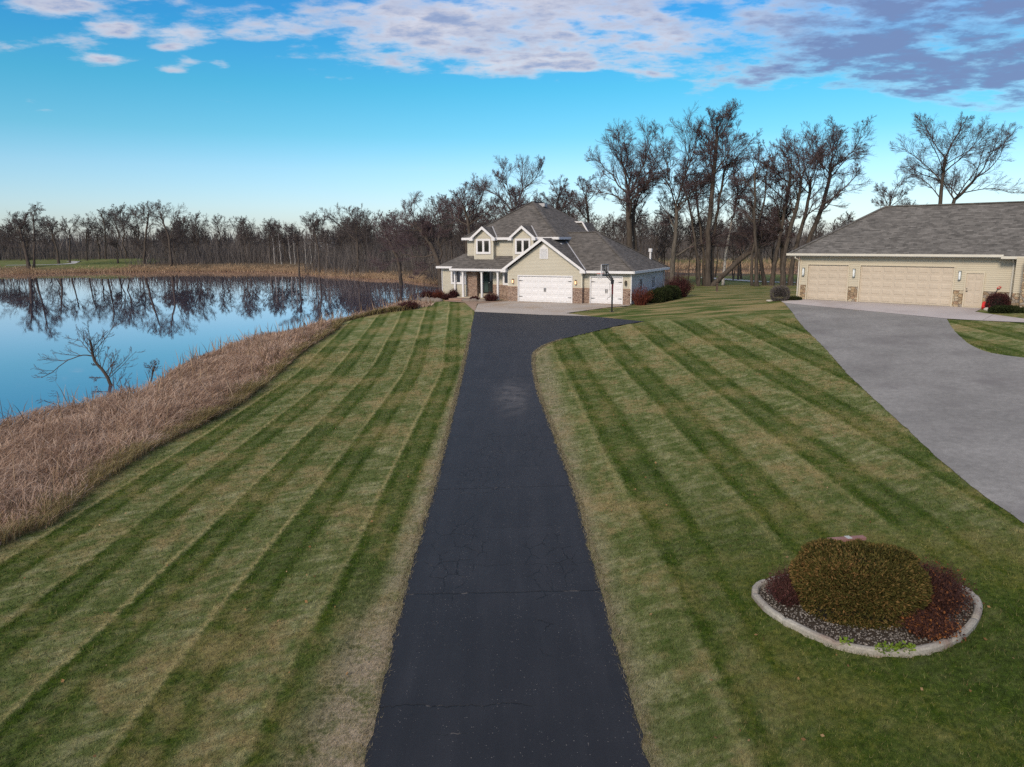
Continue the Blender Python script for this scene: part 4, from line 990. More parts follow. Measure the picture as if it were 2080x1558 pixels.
# ------------------------------------------------------------------ neighbouring garage building on the right
def sconce(par, x, y, z):
    b = MB(); b.box(x-.085, x+.085, y-.03, y-.001, z-.27, z+.27); b.box(x-.075, x+.075, y-.16, y-.031, z+.24, z+.28); b.box(x-.075, x+.075, y-.16, y-.031, z-.28, z-.24)
    o = b.build('wall_sconce', mottled('sconce_grey', (.25,.27,.27), .08, 6., .4), par)
    g = MB(); g.tube([(x, y-.095, z-.239), (x, y-.095, z-.12), (x, y-.095, z), (x, y-.095, z+.12), (x, y-.095, z+.239)], [.045, .06, .065, .06, .045], 12); g.build('sconce_glass', mottled('frosted_glass', (.72,.76,.78), .05, 4., .25), o)
    return o
def build_garage():
    G = empty('garage_building', tuple(GO), -GY, 'single-storey tan sided garage building with stone base and grey hip roof', 'garage')
    ye = -.5; D = 4.75; SL = .68; ze = 3.2
    w = MB(); w.box(-.57, 12.45, .16, 8.4, 1.02, 3.1)
    for q in ((-.57, -.075, 1.02, 3.1), (2.815, 3.465, 1.02, 3.1), (9.175, 9.745, 1.02, 3.1), (10.795, 12.45, 1.02, 3.1), (-.075, 2.815, 2.515, 3.1), (3.465, 9.175, 2.515, 3.1), (9.745, 10.795, 2.16, 3.1)): w.box(q[0], q[1], 0, .155, q[2], q[3])
    w.box(12.45, 20, -.9, 8.4, 1.02, 3.1); w.build('siding_wall', M_SIDEG, G)
    for q in ((-.55, -.076, -.03, .3, -.2, 1.02), (2.817, 3.463, -.03, .3, -.2, 1.02), (9.177, 9.743, -.03, .3, -.2, 1.02), (10.797, 12.451, -.03, .3, -.2, 1.02),
              (12.452, 12.9, -.93, .3, -.2, 1.02), (-.555, -.5, .301, 8.4, -.2, 1.02), (12.901, 20, -.93, -.6, -.2, 1.02)):
        MB().box(*q).build('stone_wainscot', M_STONE, G)
    MB().box(12.95, 13.7, -1.6, -.94, -.3, 3.05).build('stone_pier', M_STONE, G)
    for x0, x1 in ((-.57, -.09), (2.84, 3.44), (9.21, 9.73), (10.84, 12.4)): MB().box(x0, x1, -.06, -.001, 1.021, 1.075).build('wainscot_cap', M_TANTRIM, G)
    f = MB(); f.box(-.56, 20, .17, 8.3, -.6, 1.018); f.build('foundation', M_CONC, G)
    t = MB(); t.box(-.60, -.48, -.035, .06, -.1, 3.0); t.box(-.601, -.57, .061, .1, -.1, 3.0); t.build('corner_trim', M_TANTRIM, G)
    panel_door(G, 0, 2.74, 0, 2.44, .09, 5, 4, M_TANDOOR, M_TANTRIM, nm='garage_door', tw=.075, cy=0.)
    panel_door(G, 3.54, 9.1, 0, 2.44, .09, 5, 8, M_TANDOOR, M_TANTRIM, nm='garage_door', tw=.075, cy=0.)
    # walls round the door openings sit behind the doors; man door with six raised panels
    d = MB(); d.box(9.817, 10.723, -.02, .03, .05, 2.083); md = d.build('side_door', M_TANDOOR, G)
    p = MB()
    for x0, x1, z0, z1 in ((9.93, 10.21, 1.72, 1.95), (10.33, 10.61, 1.72, 1.95), (9.93, 10.21, 1.03, 1.6), (10.33, 10.61, 1.03, 1.6), (9.93, 10.21, .3, .85), (10.33, 10.61, .3, .85)):
        q = [(x0, -.0205, z0), (x1, -.0205, z0), (x1, -.0205, z1), (x0, -.0205, z1)]; i = .04
        q1 = [(x0+i*.4, -.012, z0+i*.4), (x1-i*.4, -.012, z0+i*.4), (x1-i*.4, -.012, z1-i*.4), (x0+i*.4, -.012, z1-i*.4)]
        q2 = [(x0+i, -.036, z0+i), (x1-i, -.036, z0+i), (x1-i, -.036, z1-i), (x0+i, -.036, z1-i)]; p.poly(q2)
        for k in range(4): p.poly([q[k], q[(k+1) % 4], q2[(k+1) % 4], q2[k]])
    p.build('door_panels', M_TANDOOR, md)
    h = MB(); h.tube([(9.89, -.02, 1.0), (9.89, -.08, 1.0)], .03, 8); h.box(9.875, 9.98, -.095, -.08, .985, 1.015); h.build('handle', M_BLACK, md); h = MB(); h.tube([(9.89, -.02, 1.13), (9.89, -.055, 1.13)], .03, 8); h.build('deadbolt', M_BLACK, md)
    c = MB(); c.box(9.745, 9.816, -.07, .0, 0, 2.16); c.box(10.724, 10.795, -.07, .0, 0, 2.16); c.box(9.816, 10.724, -.07, .0, 2.084, 2.16); c.build('door_casing', M_TANTRIM, G)
    th = MB(); th.box(9.816, 10.724, -.12, .0, -.05, .048); th.build('threshold', M_CONC, G)
    for x in (-.32, 3.14, 9.45): sconce(G, x, 0, 1.94)
    # roof
    r = MB(); zr = roof_solid(r, -1.32, 24, ye, ye+2*D, ze, 'x', SL, .14, (True, False)); rf = r.build('hip_roof', M_ROOFG, G)
    c = MB(); c.bar((-1.32, ye, ze+.02), (-1.32+D, ye+D, zr+.02), .28, .06); c.bar((-1.32+D, ye+D, zr+.02), (24, ye+D, zr+.02), .28, .06); c.build('ridge_cap', M_ROOFG, rf)
    r2 = MB(); r2.prism([(11.75, -.72, 3.10), (24, -.72, 3.10), (24, 2.5, 3.1+.68*3.22+.02), (13.9, 2.5, 3.1+.68*3.22+.02)], (0, 0, -.12)); r2.build('bay_roof', M_ROOFG, G)
    f = MB(); fascia_run(f, [(-1.36, 9.0), (-1.36, ye-.05), (11.72, ye-.05)], ze+.02, .15, .035); f.build('gutter', M_GUTTERG, rf)
    f = MB(); fascia_run(f, [(11.7, -.6), (11.7, -.78), (24, -.78)], 3.13, .15, .035); f.build('bay_gutter', M_GUTTERG, G)
    s = MB(); s.box(-1.3, 12.4, -.46, 0, 3.02, 3.055); s.build('soffit', M_GUTTERG, G)
    q = MB(); q.bar((12.2, -.55, 2.98), (12.2, -.09, 2.72), .08, .06); q.bar((12.2, -.09, 2.72), (12.2, -.09, .25), .08, .06, (0, 1, 0)); q.bar((12.2, -.09, .25), (12.1, -.45, .1), .08, .06); q.build('downspout', M_GUTTERG, G)
    q = MB(); q.bar((-.8, -.45, 3.05), (-.8, -.45, 2.9), .07, .06, (0, 1, 0)); q.bar((-.8, -.45, 2.9), (-.66, -.07, 2.75), .07, .06); q.bar((-.66, -.07, 2.75), (-.66, -.07, .0), .07, .06, (0, 1, 0)); q.build('downspout', M_GUTTERG, G)
    pl = MB(); pl.box(13.2, 13.45, -1.63, -1.601, 2.1, 2.55); pl.build('wall_plaque', mottled('grey_plaque', (.2,.2,.21), .1, 5.), G)
build_garage()
# ------------------------------------------------------------------ shrubs, bed, hoop and small things
def leafy(name, pts, nrm, size, mat, parent, g, aspect=.5, spread=.7):
    """small two-triangle leaves / sprigs at pts, pointing roughly along nrm"""
    n = len(pts)
    d = nrm+g.normal(0, spread, (n, 3)); d /= np.linalg.norm(d, axis=1)[:, None]
    s = np.cross(d, g.normal(0, 1, (n, 3))); s /= np.linalg.norm(s, axis=1)[:, None]
    L = (size*g.uniform(.6, 1.4, n))[:, None]; W = L*aspect*.5
    V = np.stack([pts, pts+d*L*.5+s*W, pts+d*L, pts+d*L*.5-s*W], 1).reshape(-1, 3)
    F = np.arange(n*4).reshape(n, 4)
    return np_mesh(name, V, F, mat, False, parent)

def dome_points(n, r, g, flat=.35, lump=.1, depth=.24, bottom=-.15):
    """points in the outer shell of a flattened lumpy dome with half-axes r; also outward normals"""
    th = g.uniform(0, 2*np.pi, n); u = g.uniform(bottom, 1, n); ph = np.arccos(u)
    q = 1+lump*(np.sin(3*th+1)*np.sin(2*ph+.5)+.7*np.sin(5*th+2.2)*np.sin(4*ph)+.5*np.sin(9*th)*np.sin(7*ph+1))
    p = flat
    sx = np.sign(np.sin(ph))*np.abs(np.sin(ph))**p; sz = np.sign(np.cos(ph))*np.abs(np.cos(ph))**p
    k = q*(1-depth*g.random(n)**1.6)
    P = np.c_[r[0]*k*sx*np.cos(th), r[1]*k*sx*np.sin(th), r[2]*k*sz]
    N = np.c_[np.sin(ph)*np.cos(th), np.sin(ph)*np.sin(th), np.cos(ph)]
    return P, N

M_YEW = mat_blade('yew_needles', [(.22, (.022,.022,.007)), (.40, (.052,.050,.012)), (.54, (.095,.082,.022)), (.65, (.165,.108,.038)), (.82, (.28,.14,.06))], .2)
M_BARB = mat_blade('barberry_leaves', [(.25, (.022,.010,.011)), (.42, (.060,.026,.020)), (.55, (.12,.048,.028)), (.68, (.24,.09,.028)), (.8, (.46,.18,.035))], .2)
M_BARB2 = mat_blade('barberry_twigs', [(.25, (.030,.014,.015)), (.5, (.070,.034,.032)), (.75, (.12,.06,.05)), (.9, (.22,.09,.04))], .1)
M_BOX = mat_blade('boxwood_leaves', [(.25, (.010,.015,.006)), (.5, (.022,.032,.010)), (.75, (.045,.052,.018))], .12)
M_REDTWIG = mat_blade('red_twigs', [(.25, (.05,.014,.012)), (.5, (.11,.030,.022)), (.75, (.20,.065,.035)), (.9, (.26,.12,.06))], .1)
M_MAROON = mat_blade('maroon_twigs', [(.25, (.030,.011,.013)), (.5, (.065,.022,.023)), (.8, (.11,.045,.04))], .1)
M_GREYTW = mat_blade('grey_twigs', [(.25, (.05,.042,.045)), (.5, (.10,.085,.085)), (.8, (.17,.145,.14))], .05)
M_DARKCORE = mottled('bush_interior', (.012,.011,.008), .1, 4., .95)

def twig_bush(name, x, y, r, h, n, mat, label, cat='shrub', group=None, up=.35, leaf=None, leafn=0, leafs=.06, seg=3, w=.012, zoff=0, dead=0):
    z = float(land(x, y))+zoff
    e = empty(name, (x, y, z), 0, label, cat, group)
    g = np.random.default_rng(int(abs(x*137+y*71)) % 99991)
    a = g.uniform(0, 2*np.pi, n); t = g.random(n)**.5
    base = np.c_[np.cos(a)*t*r*.45, np.sin(a)*t*r*.45, np.zeros(n)-.03]
    hh = h*(1-.45*t**2)*g.uniform(.55, 1.05, n)
    lean = np.c_[np.cos(a), np.sin(a)]*(r*.62*t*g.uniform(.6, 1.25, n))[:, None]+g.normal(0, r*.1, (n, 2))
    ribbons('stems', base, hh, np.full(n, w)*g.uniform(.6, 1.4, n), lean, 0, mat, seg, g=g, parent=e)
    # side twigs
    m = n*3; i = g.integers(0, n, m); tt = g.uniform(.35, .95, m)
    p = base[i]+np.c_[lean[i]*(tt**1.6)[:, None], hh[i]*tt]
    ribbons('twigs', p, h*g.uniform(.08, .28, m), np.full(m, w*.7), g.normal(0, r*.22, (m, 2)), 0, mat, 1, g=g, parent=e)
    if leaf is not None:
        i = g.integers(0, m, leafn)
        q = p[i]+g.normal(0, r*.06, (leafn, 3)); q[:, 2] = np.abs(q[:, 2])
        leafy('leaves', q, g.normal(0, 1, (leafn, 3)), np.full(leafn, leafs), leaf, e, g, .6, .5)
    return e

def dome_bush(name, x, y, r, n, size, mat, label, cat='shrub', group=None, flat=.6, lump=.07, rot=0, zc=None, bottom=-.3, aspect=.4, spread=.6, tuck=0):
    z = float(land(x, y)); e = empty(name, (x, y, z), rot, label, cat, group)
    g = np.random.default_rng(int(abs(x*331+y*97)) % 99991)
    P, N = dome_points(n, r, g, flat, lump, bottom=bottom)
    P[:, 2] += zc or 0
    if tuck: P[:, :2] *= (1-tuck+tuck*np.clip(P[:, 2]/.55, 0, 1))[:, None]
    k = P[:, 2] > .0; P, N = P[k], N[k]
    sz = np.full(len(P), size)
    if tuck:   # hollows and stray sprigs
        hol = np.sin(P[:, 0]*7.3+1)*np.sin(P[:, 1]*6.1+P[:, 2]*3)*np.sin(P[:, 2]*8.2+P[:, 0]*2.7)
        k = g.random(len(P)) < np.where(hol > .45, .45, 1.); P, N, sz = P[k], N[k], sz[k]
        sz = sz*np.where(g.random(len(P)) < .03, 1.3, 1.)
    leafy('foliage', P, N, sz, mat, e, g, aspect, spread)
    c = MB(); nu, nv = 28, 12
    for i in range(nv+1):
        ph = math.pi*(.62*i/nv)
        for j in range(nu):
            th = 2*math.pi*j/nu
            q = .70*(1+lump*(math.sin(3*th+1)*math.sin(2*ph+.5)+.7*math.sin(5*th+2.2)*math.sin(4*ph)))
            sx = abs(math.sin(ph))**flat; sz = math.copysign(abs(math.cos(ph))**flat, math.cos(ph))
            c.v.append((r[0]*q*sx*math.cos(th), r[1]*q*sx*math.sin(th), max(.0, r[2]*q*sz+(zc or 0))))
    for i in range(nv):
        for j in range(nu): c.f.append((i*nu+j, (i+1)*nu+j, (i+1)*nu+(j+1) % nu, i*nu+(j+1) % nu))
    c.build('branches', M_DARKCORE, e, True)  # near-black inner shell in place of branches, stands in for interior shade
    return e

def build_bed():
    # kerb edging: one closed run of rounded concrete, cut into lengths
    P = [np.array(p) for p in BED_O]; n = len(P)
    prof = [(-.062, -.05), (-.062, .07), (-.042, .098), (.0, .108), (.042, .098), (.062, .07), (.062, -.05)]
    c = np.mean(P, 0); m = MB(); k = len(prof)
    acc = 0; rings = []
    for i in range(n):
        t = P[(i+1) % n]-P[i-1]; t /= np.linalg.norm(t); nr = np.array((-t[1], t[0]))
        acc += np.linalg.norm(P[i]-P[i-1])
        cut = .72 if (i % 9 == 0) else 1.
        z = float(land(*P[i]))
        for (o, h) in prof: m.v.append((P[i][0]+nr[0]*o*(.9 if cut < 1 else 1), P[i][1]+nr[1]*o*(.9 if cut < 1 else 1), z+h*cut))
    for i in range(n):
        for j in range(k-1): m.f.append((i*k+j, i*k+j+1, ((i+1) % n)*k+j+1, ((i+1) % n)*k+j))
    mt, nt, b = new_mat('edging_concrete', None, .85, .2)
    Pw = P_world(nt)
    f = nt.noise(Pw, 1.1, 3, .5); f2 = nt.noise(Pw, 25., 4, .7)
    base = nt.ramp(f, [(.30, (.20,.135,.11)), (.38, (.27,.21,.175)), (.45, (.31,.285,.25)), (.68, (.40,.38,.335))])
    nt.set(b.inputs['Base Color'], nt.mix(.8, base, nt.ramp(f2, [(.3, .6), (.7, 1.2)]), 'MULTIPLY')); bump(nt, b, f2, .5, .01)
    o = m.build('bed_edging', mt, None, False); tag(o, 'curved concrete kerb edging round the shrub bed on the right lawn', 'edging')
    # soil under the stones
    tag(sheet('bed_soil', BED_O, mottled('bed_soil', (.045,.035,.028), .2, 6., .95), -.012, .3), 'dark soil of the kerbed shrub bed', 'soil', kind='structure')
    # gravel
    g = np.random.default_rng(5); N = 5200
    x = g.uniform(4.4, 8.3, N); y = g.uniform(10.4, 13.1, N); kk = inside(x, y, BED_O) & (dist_line(x, y, BED_O) > .07)
    x, y = x[kk], y[kk]; N = len(x)
    oc = np.array([(1,0,0),(-1,0,0),(0,1,0),(0,-1,0),(0,0,1),(0,0,-1)], float)
    of = np.array([(0,2,4),(2,1,4),(1,3,4),(3,0,4),(2,0,5),(1,2,5),(3,1,5),(0,3,5)])
    s = g.uniform(.012, .030, (N, 3)); s[:, 2] *= .7
    ang = g.uniform(0, 6.28, N); ca, sa = np.cos(ang), np.sin(ang)
    V = oc[None]*s[:, None]*g.uniform(.75, 1.25, (N, 6, 1))
    Vx = V[..., 0]*ca[:, None]-V[..., 1]*sa[:, None]; Vy = V[..., 0]*sa[:, None]+V[..., 1]*ca[:, None]
    z = land(x, y)+.005+g.uniform(0, .02, N)
    V = np.stack([Vx+x[:, None], Vy+y[:, None], V[..., 2]+z[:, None]], -1).reshape(-1, 3)
    F = (of[None]+(np.arange(N)*6)[:, None, None]).reshape(-1, 3)
    ms = mat_blade('river_gravel', [(.25, (.06,.052,.047)), (.45, (.12,.107,.097)), (.62, (.20,.182,.168)), (.8, (.33,.30,.275))], 0, .6)
    tag(np_mesh('gravel', V, F, ms), 'grey river gravel inside the kerbed shrub bed', 'gravel', kind='stuff')
    # big clipped yew
    dome_bush('yew_bush', 6.06, 11.9, (1.15, .97, .82), 80000, .058, M_YEW, 'large clipped olive green evergreen bush with a flattened top in the kerbed bed', 'bush', flat=.64, lump=.055, rot=.05, zc=.24, bottom=-.45, aspect=.33, spread=.65, tuck=.22)
    twig_bush('barberry_bush', 4.93, 12.15, .40, .74, 800, M_BARB2, 'dark maroon twiggy bush at the left of the clipped yew', 'bush', leaf=M_MAROON, leafn=2300, leafs=.038, w=.007)
    twig_bush('barberry_bush', 7.22, 11.82, .74, .95, 1700, M_BARB2, 'dark red bush with orange leaves at the right of the clipped yew', 'bush', leaf=M_BARB, leafn=6500, leafs=.046, w=.007)
    twig_bush('barberry_bush', 6.85, 11.05, .52, .45, 700, M_BARB2, 'low rusty bush with orange leaves spilling over the gravel in front of the yew', 'bush', leaf=M_BARB, leafn=2400, leafs=.045, w=.007)
    # green weeds at the kerb
    mg = mat_blade('weed_leaves', [(.2, (.08,.13,.015)), (.5, (.17,.26,.03)), (.8, (.28,.36,.06))], .3)
    for (x, y, r, nn, lab) in ((5.84, 10.4, .16, 150, 'bright green weed growing over the kerb, widest of the three clumps'), (6.14, 10.42, .13, 110, 'bright green weed on the kerb below the rusty low bush'), (5.3, 10.6, .09, 60, 'small green weed at the kerb, on the gravel side')):
        e = empty('weed', (x, y, float(land(x, y))+.1), 0, lab, 'weed')
        gg = np.random.default_rng(int(x*100)); a = gg.uniform(0, 6.28, nn); t = gg.random(nn)**.5*r
        p = np.c_[np.cos(a)*t, np.sin(a)*t*.6, gg.uniform(-.02, .07, nn)]
        leafy('leaves', p, np.c_[np.cos(a), np.sin(a), np.full(nn, .5)], np.full(nn, .05), mg, e, gg, .55, .5)
    # sign board behind the yew
    e = empty('garden_sign', (6.36, 13.0, float(land(6.2, 13.0))-.03), R(9), 'low reddish plank sign with a grey metal bracket behind the clipped yew', 'sign')
    b = MB(); b.box(-.40, .34, -.06, .06, .80, .86); b.box(-.38, .32, -.02, .02, .5, .80)
    b.build('board', mottled('weathered_red_wood', (.25,.135,.125), .12, 5., .8), e, bevel=.006)
    b = MB(); b.box(-.04, .04, -.04, .04, -.15, .45); b.build('post', mottled('grey_post', (.2,.17,.15), .1, 5.), e)
    b = MB(); b.box(-.05, .05, -.064, .064, .861, .866); b.build('bracket', mottled('galvanised_grey', (.42,.43,.42), .1, 7., .5), e)
build_bed()

def mat_clear():
    m, nt, b = new_mat('clear_acrylic', (.6,.64,.66), .05, .6)
    tr = nt.n('ShaderNodeBsdfTransparent'); mx = nt.n('ShaderNodeMixShader', {0: .82, 1: b.outputs[0], 2: tr.outputs[0]})
    nt.L.new(mx.outputs[0], m.node_tree.nodes['Material Output'].inputs[0]); return m
def build_hoop():
    x, y = 7.30, 53.05; z = float(land(x, y))
    e = empty('basketball_hoop', (x, y, z), 0, 'black basketball hoop on a pole with white glass backboard beside the concrete apron', 'basketball hoop')
    # facing direction of the board: towards the drive (left in the photo)
    F = Vector((-.88, .47, 0)).normalized(); S = Vector((-F.y, F.x, 0))
    m = MB(); m.tube([(0, 0, 0), (0, 0, 2.34)], [.062, .058], 12); m.build('pole', M_BLACK, e, False)
    m = MB(); m.box(-.16, .16, -.16, .16, -.02, .012); m.build('base_plate', M_BLACK, e)
    top = Vector((0, 0, 2.3)); bc = F*.62+Vector((0, 0, 2.98))
    m = MB()
    for s in (-.11, .11):
        m.bar(top+S*s+Vector((0, 0, -.12)), bc-F*.18+S*s*2+Vector((0, 0, -.36)), .05, .06); m.bar(top+S*s+Vector((0, 0, .05)), bc-F*.12+S*s*2+Vector((0, 0, -.1)), .05, .06)
    for s in (-.3, .3):
        m.bar(bc-F*.07+S*s+Vector((0, 0, -.36)), bc-F*.07+S*s+Vector((0, 0, .38)), .045, .05); 
    m.bar(bc-F*.07-S*.64+Vector((0, 0, .38)), bc-F*.07+S*.64+Vector((0, 0, .38)), .04, .04); m.bar(bc-F*.07-S*.64+Vector((0, 0, -.38)), bc-F*.07+S*.64+Vector((0, 0, -.38)), .04, .04)
    m.bar(bc-F*.18-S*.22+Vector((0, 0, -.36)), bc-F*.07+S*.3+Vector((0, 0, .1)), .04, .04); m.bar(bc-F*.18+S*.22+Vector((0, 0, -.36)), bc-F*.07-S*.3+Vector((0, 0, .1)), .04, .04)
    m.build('arm', M_BLACK, e)
    m = MB(); a = bc-F*.02
    q = [a-S*.68+Vector((0, 0, -.38)), a+S*.68+Vector((0, 0, -.38)), a+S*.68+Vector((0, 0, .4)), a-S*.68+Vector((0, 0, .4))]
    m.prism(q, F*.02); bb = m.build('backboard', mat_clear(), e)
    m = MB()
    for i in range(4): m.bar(q[i]+F*.012, q[(i+1) % 4]+F*.012, .05, .05, tuple(F))
    m.build('board_frame', M_WHITE, bb)
    m = MB(); rc = a+F*.38+Vector((0, 0, -.24))
    m.tube([rc+(F*math.cos(t)+S*math.sin(t))*.23 for t in [k*math.pi/10 for k in range(21)]], .014, 6, False); m.bar(rc-F*.23, rc-F*.36, .1, .03)
    m.build('rim', mottled('orange_red_rim', (.5,.09,.05), .05, 3., .4), e)
    m = MB()
    for k in range(12):
        t0 = k*math.pi/6
        for s in (1, -1):
            m.tube([rc+(F*math.cos(t0+s*j*.26)+S*math.sin(t0+s*j*.26))*(.225-.025*j)+Vector((0, 0, -.1*j)) for j in range(5)], .004, 4, False)
    m.build('net', M_WHITE, e)
    m = MB(); m.bar((-.02, -.02, 2.0), (.02, .02, 2.3), .16, .2, (1, 0, 0)); m.tube([(-.14, 0, 1.1), (-.2, -.02, 2.1)], .012, 6); m.tube([(-.14, 0, 1.1), (-.34, -.02, .98), (-.36, -.02, .85)], .014, 6); m.build('crank', M_BLACK, e)
    m = MB(); m.box(-.064, .064, -.069, -.0625, 1.25, 2.1); m.build('warning_strip', mottled('maroon_strip', (.09,.02,.025), .05, 3.), e)
build_hoop()

# --- planting round the house
twig_bush('red_twig_shrub', *hw(10.55, .7), 1.0, 1.8, 220, M_REDTWIG, 'bare red twig shrub at the front corner of the house by the single garage door', leaf=M_REDTWIG, leafn=1100, leafs=.07, w=.026)
twig_bush('red_twig_shrub', *hw(11.3, 9.6), 1.45, 2.3, 480, M_MAROON, 'tall maroon twig shrub at the far end of the shaded side wall', leaf=M_MAROON, leafn=2600, leafs=.09, w=.026)
for i, (x, y, s, lab) in enumerate(((11.05, 3.1, .80, 'round dark green boxwood nearest the red twig shrub'), (11.1, 5.0, .88, 'round dark green boxwood in the middle of the three along the side wall'), (11.2, 7.0, .92, 'round dark green boxwood next to the tall maroon shrub'))):
    p = hw(x, y); dome_bush('boxwood', p[0], p[1], (s, s, s*.78), 7000, .10, M_BOX, lab, 'bush', 'boxwoods along the side wall', flat=.85, lump=.05, zc=.5*s, bottom=-.75)
for (x, y, r, h, lab, mt) in ((-7.9, -.3, .75, .95, 'rusty red shrub against the left window wall', M_REDTWIG), (-6.95, -.55, .55, .6, 'low maroon shrub at the foot of the left porch column', M_MAROON), (-6.9, .5, .55, 1.05, 'dark red shrub between the two left porch columns', M_MAROON), (-9.1, -.4, .9, 1.0, 'spreading maroon shrub at the left corner of the house', M_MAROON),
        (-3.95, -.75, .5, .5, 'small maroon shrub right of the porch steps', M_MAROON), (-2.45, -.55, .75, .85, 'arching maroon grass shrub in front of the right porch column', M_MAROON)):
    twig_bush('planting_shrub', *hw(x, y), r, h, 420, mt, lab, leaf=mt, leafn=1700, leafs=.07, w=.018)
twig_bush('planting_shrub', -8.4, 60.1, .95, .75, 600, M_MAROON, 'dark maroon mound shrub at the top edge of the left lawn by the reeds', leaf=M_MAROON, leafn=2600, leafs=.08, w=.018)
g7 = random.Random(3)
ST = mottled('field_boulder', (.20,.165,.14), .25, 2.5, .9, bumps=.6)
ST2 = mottled('flat_slate', (.10,.095,.095), .25, 2.5, .9)
for i, (x, y, r, lab) in enumerate(((-8.4, -1.7, (.42,.36,.28), 'tan boulder at the left end of the planting bed wall'), (-7.7, -1.85, (.5,.36,.26), 'second boulder from the left in the planting bed wall'), (-7.0, -1.9, (.45,.34,.24), 'boulder left of the brown porch steps'), (-9.2, -1.4, (.55,.4,.24), 'flat dark boulder at the edge of the reeds'),
        (-4.3, -1.55, (.45,.3,.2), 'low boulder right of the brown porch steps'), (-3.6, -1.45, (.4,.3,.2), 'low boulder below the small maroon shrub'), (-2.9, -1.3, (.38,.28,.18), 'low boulder below the arching maroon shrub'))):
    p = hw(x, y); m = MB(); m.blob((0, 0, .05), r, i+4, .22)
    o = m.build('boulder', ST if i != 3 else ST2, None, True); o.location = (p[0], p[1], float(land(*p))); tag(o, lab, 'boulder')
def steps():
    e = empty('porch_steps', (*hw(-5.35, -1.05), 1.42), -HY, 'two brown paver steps leading up to the front porch', 'steps')
    m = MB(); m.box(-1.2, 1.15, -.55, .1, -.4, .08); m.build('lower_step', mottled('brown_paver', (.25,.155,.115), .15, 6., .9), e, bevel=.015)
    m = MB(); m.box(-1.05, 1.1, -.05, 1.2, -.4, .2); m.build('upper_step', mottled('brown_paver_upper', (.29,.19,.145), .15, 6., .9), e, bevel=.015)
steps()
# --- by the garage building
dome_bush('shrub', *gw(-1.35, -1.35), (.62, .62, .55), 5200, .12, M_GREYTW, 'round grey leafless shrub at the left corner of the tan garage', flat=.8, lump=.06, zc=.45, bottom=-.8, aspect=.12, spread=.5)
dome_bush('juniper', *gw(-.5, -.85), (.5, .3, .16), 1400, .09, M_BOX, 'low dark juniper between the grey shrub and the tan garage', flat=.9, zc=.06)
dome_bush('shrub', *gw(11.75, -.75), (.62, .5, .55), 5200, .09, M_MAROON, 'round maroon shrub against the stone wall by the tan side door', flat=.8, lump=.06, zc=.42, bottom=-.8, aspect=.25, spread=.6)
dome_bush('juniper', *gw(12.45, -2.0), (.95, .55, .22), 5200, .11, M_BOX, 'low spreading dark green juniper in front of the stone pier', flat=.9, zc=.1)
for i, (x, y, r, lab) in enumerate(((11.35, -1.25, (.22,.16,.12), 'pale rock beside the red shovel'), (11.6, -1.6, (.25,.18,.12), 'pale rock between the juniper and the apron'), (-1.9, -1.7, (.3,.2,.08), 'flat pale rock edging the grey shrub'))):
    p = gw(x, y); m = MB(); m.blob((0, 0, .04), r, i+40, .2, 10, 6); o = m.build('rock', mottled('pale_rock', (.42,.39,.35), .15, 5., .9), None, True); o.location = (p[0], p[1], float(land(*p))); tag(o, lab, 'rock')
def shovel():
    e = empty('snow_shovel', (*gw(11.15, -.75), float(land(*gw(11.15, -.75)))+.02), -GY, 'red snow shovel leaning on the stone wall behind the maroon shrub', 'shovel')
    a = Vector((.05, 0, .35)); b = Vector((.42, .66, 1.22))
    m = MB(); m.tube([a, b], .02, 8); m.build('shaft', M_BLACK, e)
    m = MB(); d = (b-a).normalized(); s = Vector((.86, -.5, 0)).normalized()
    m.bar(b-s*.085, b-s*.085+d*.12, .03, .03); m.bar(b+s*.085, b+s*.085+d*.12, .03, .03); m.bar(b-s*.1+d*.13, b+s*.1+d*.13, .035, .035); m.bar(b-s*.1, b+s*.1, .035, .035); m.build('grip', M_RED, e)
    m = MB(); u = Vector((0, 0, 1))
    for k in range(4):
        z0, z1 = k*.11, (k+1)*.11; y0, y1 = -.12+.05*(k-1.5)**2, -.12+.05*(k-.5)**2
        m.prism([(-.2, y0, z0), (.24, y0, z0), (.24, y1, z1), (-.2, y1, z1)], (0, .015, 0))
    m.build('blade', M_RED, e)
shovel()
def marker():
    z = float(land(20.86, 74.4)); m = MB(); m.box(-.09, .09, -.09, .09, -.1, .75); m.box(-.16, .16, -.16, .16, .75, .82); m.box(-.05, .05, -.115, -.091, .3, .6)
    o = m.build('utility_post', mottled('brown_post', (.10,.07,.055), .15, 5.), None); o.location = (20.86, 74.4, z); tag(o, 'short brown utility post on the lawn between the houses', 'post')
marker()
def distant_house():
    e = empty('distant_house', (-75, 300, 1.5), R(12), 'distant dark house glimpsed between the bare trees across the pond', 'house')
    m = MB(); m.box(-3.4, 3.4, 0, 8, 0, 5.6); m.build('wall', mottled('grey_blue_wall', (.12,.12,.14), .1, .5), e)
    m = MB(); roof_solid(m, -3.9, 3.9, -.6, 8.6, 5.8, 'y', .75); m.build('roof', M_ROOF, e)
    for x, z in ((-2.6, 3.5), (.8, 3.5), (-2.6, .8), (.8, .8)): window(e, x, x+1.6, z, z+1.8, 0, (x+.8,))
distant_house()
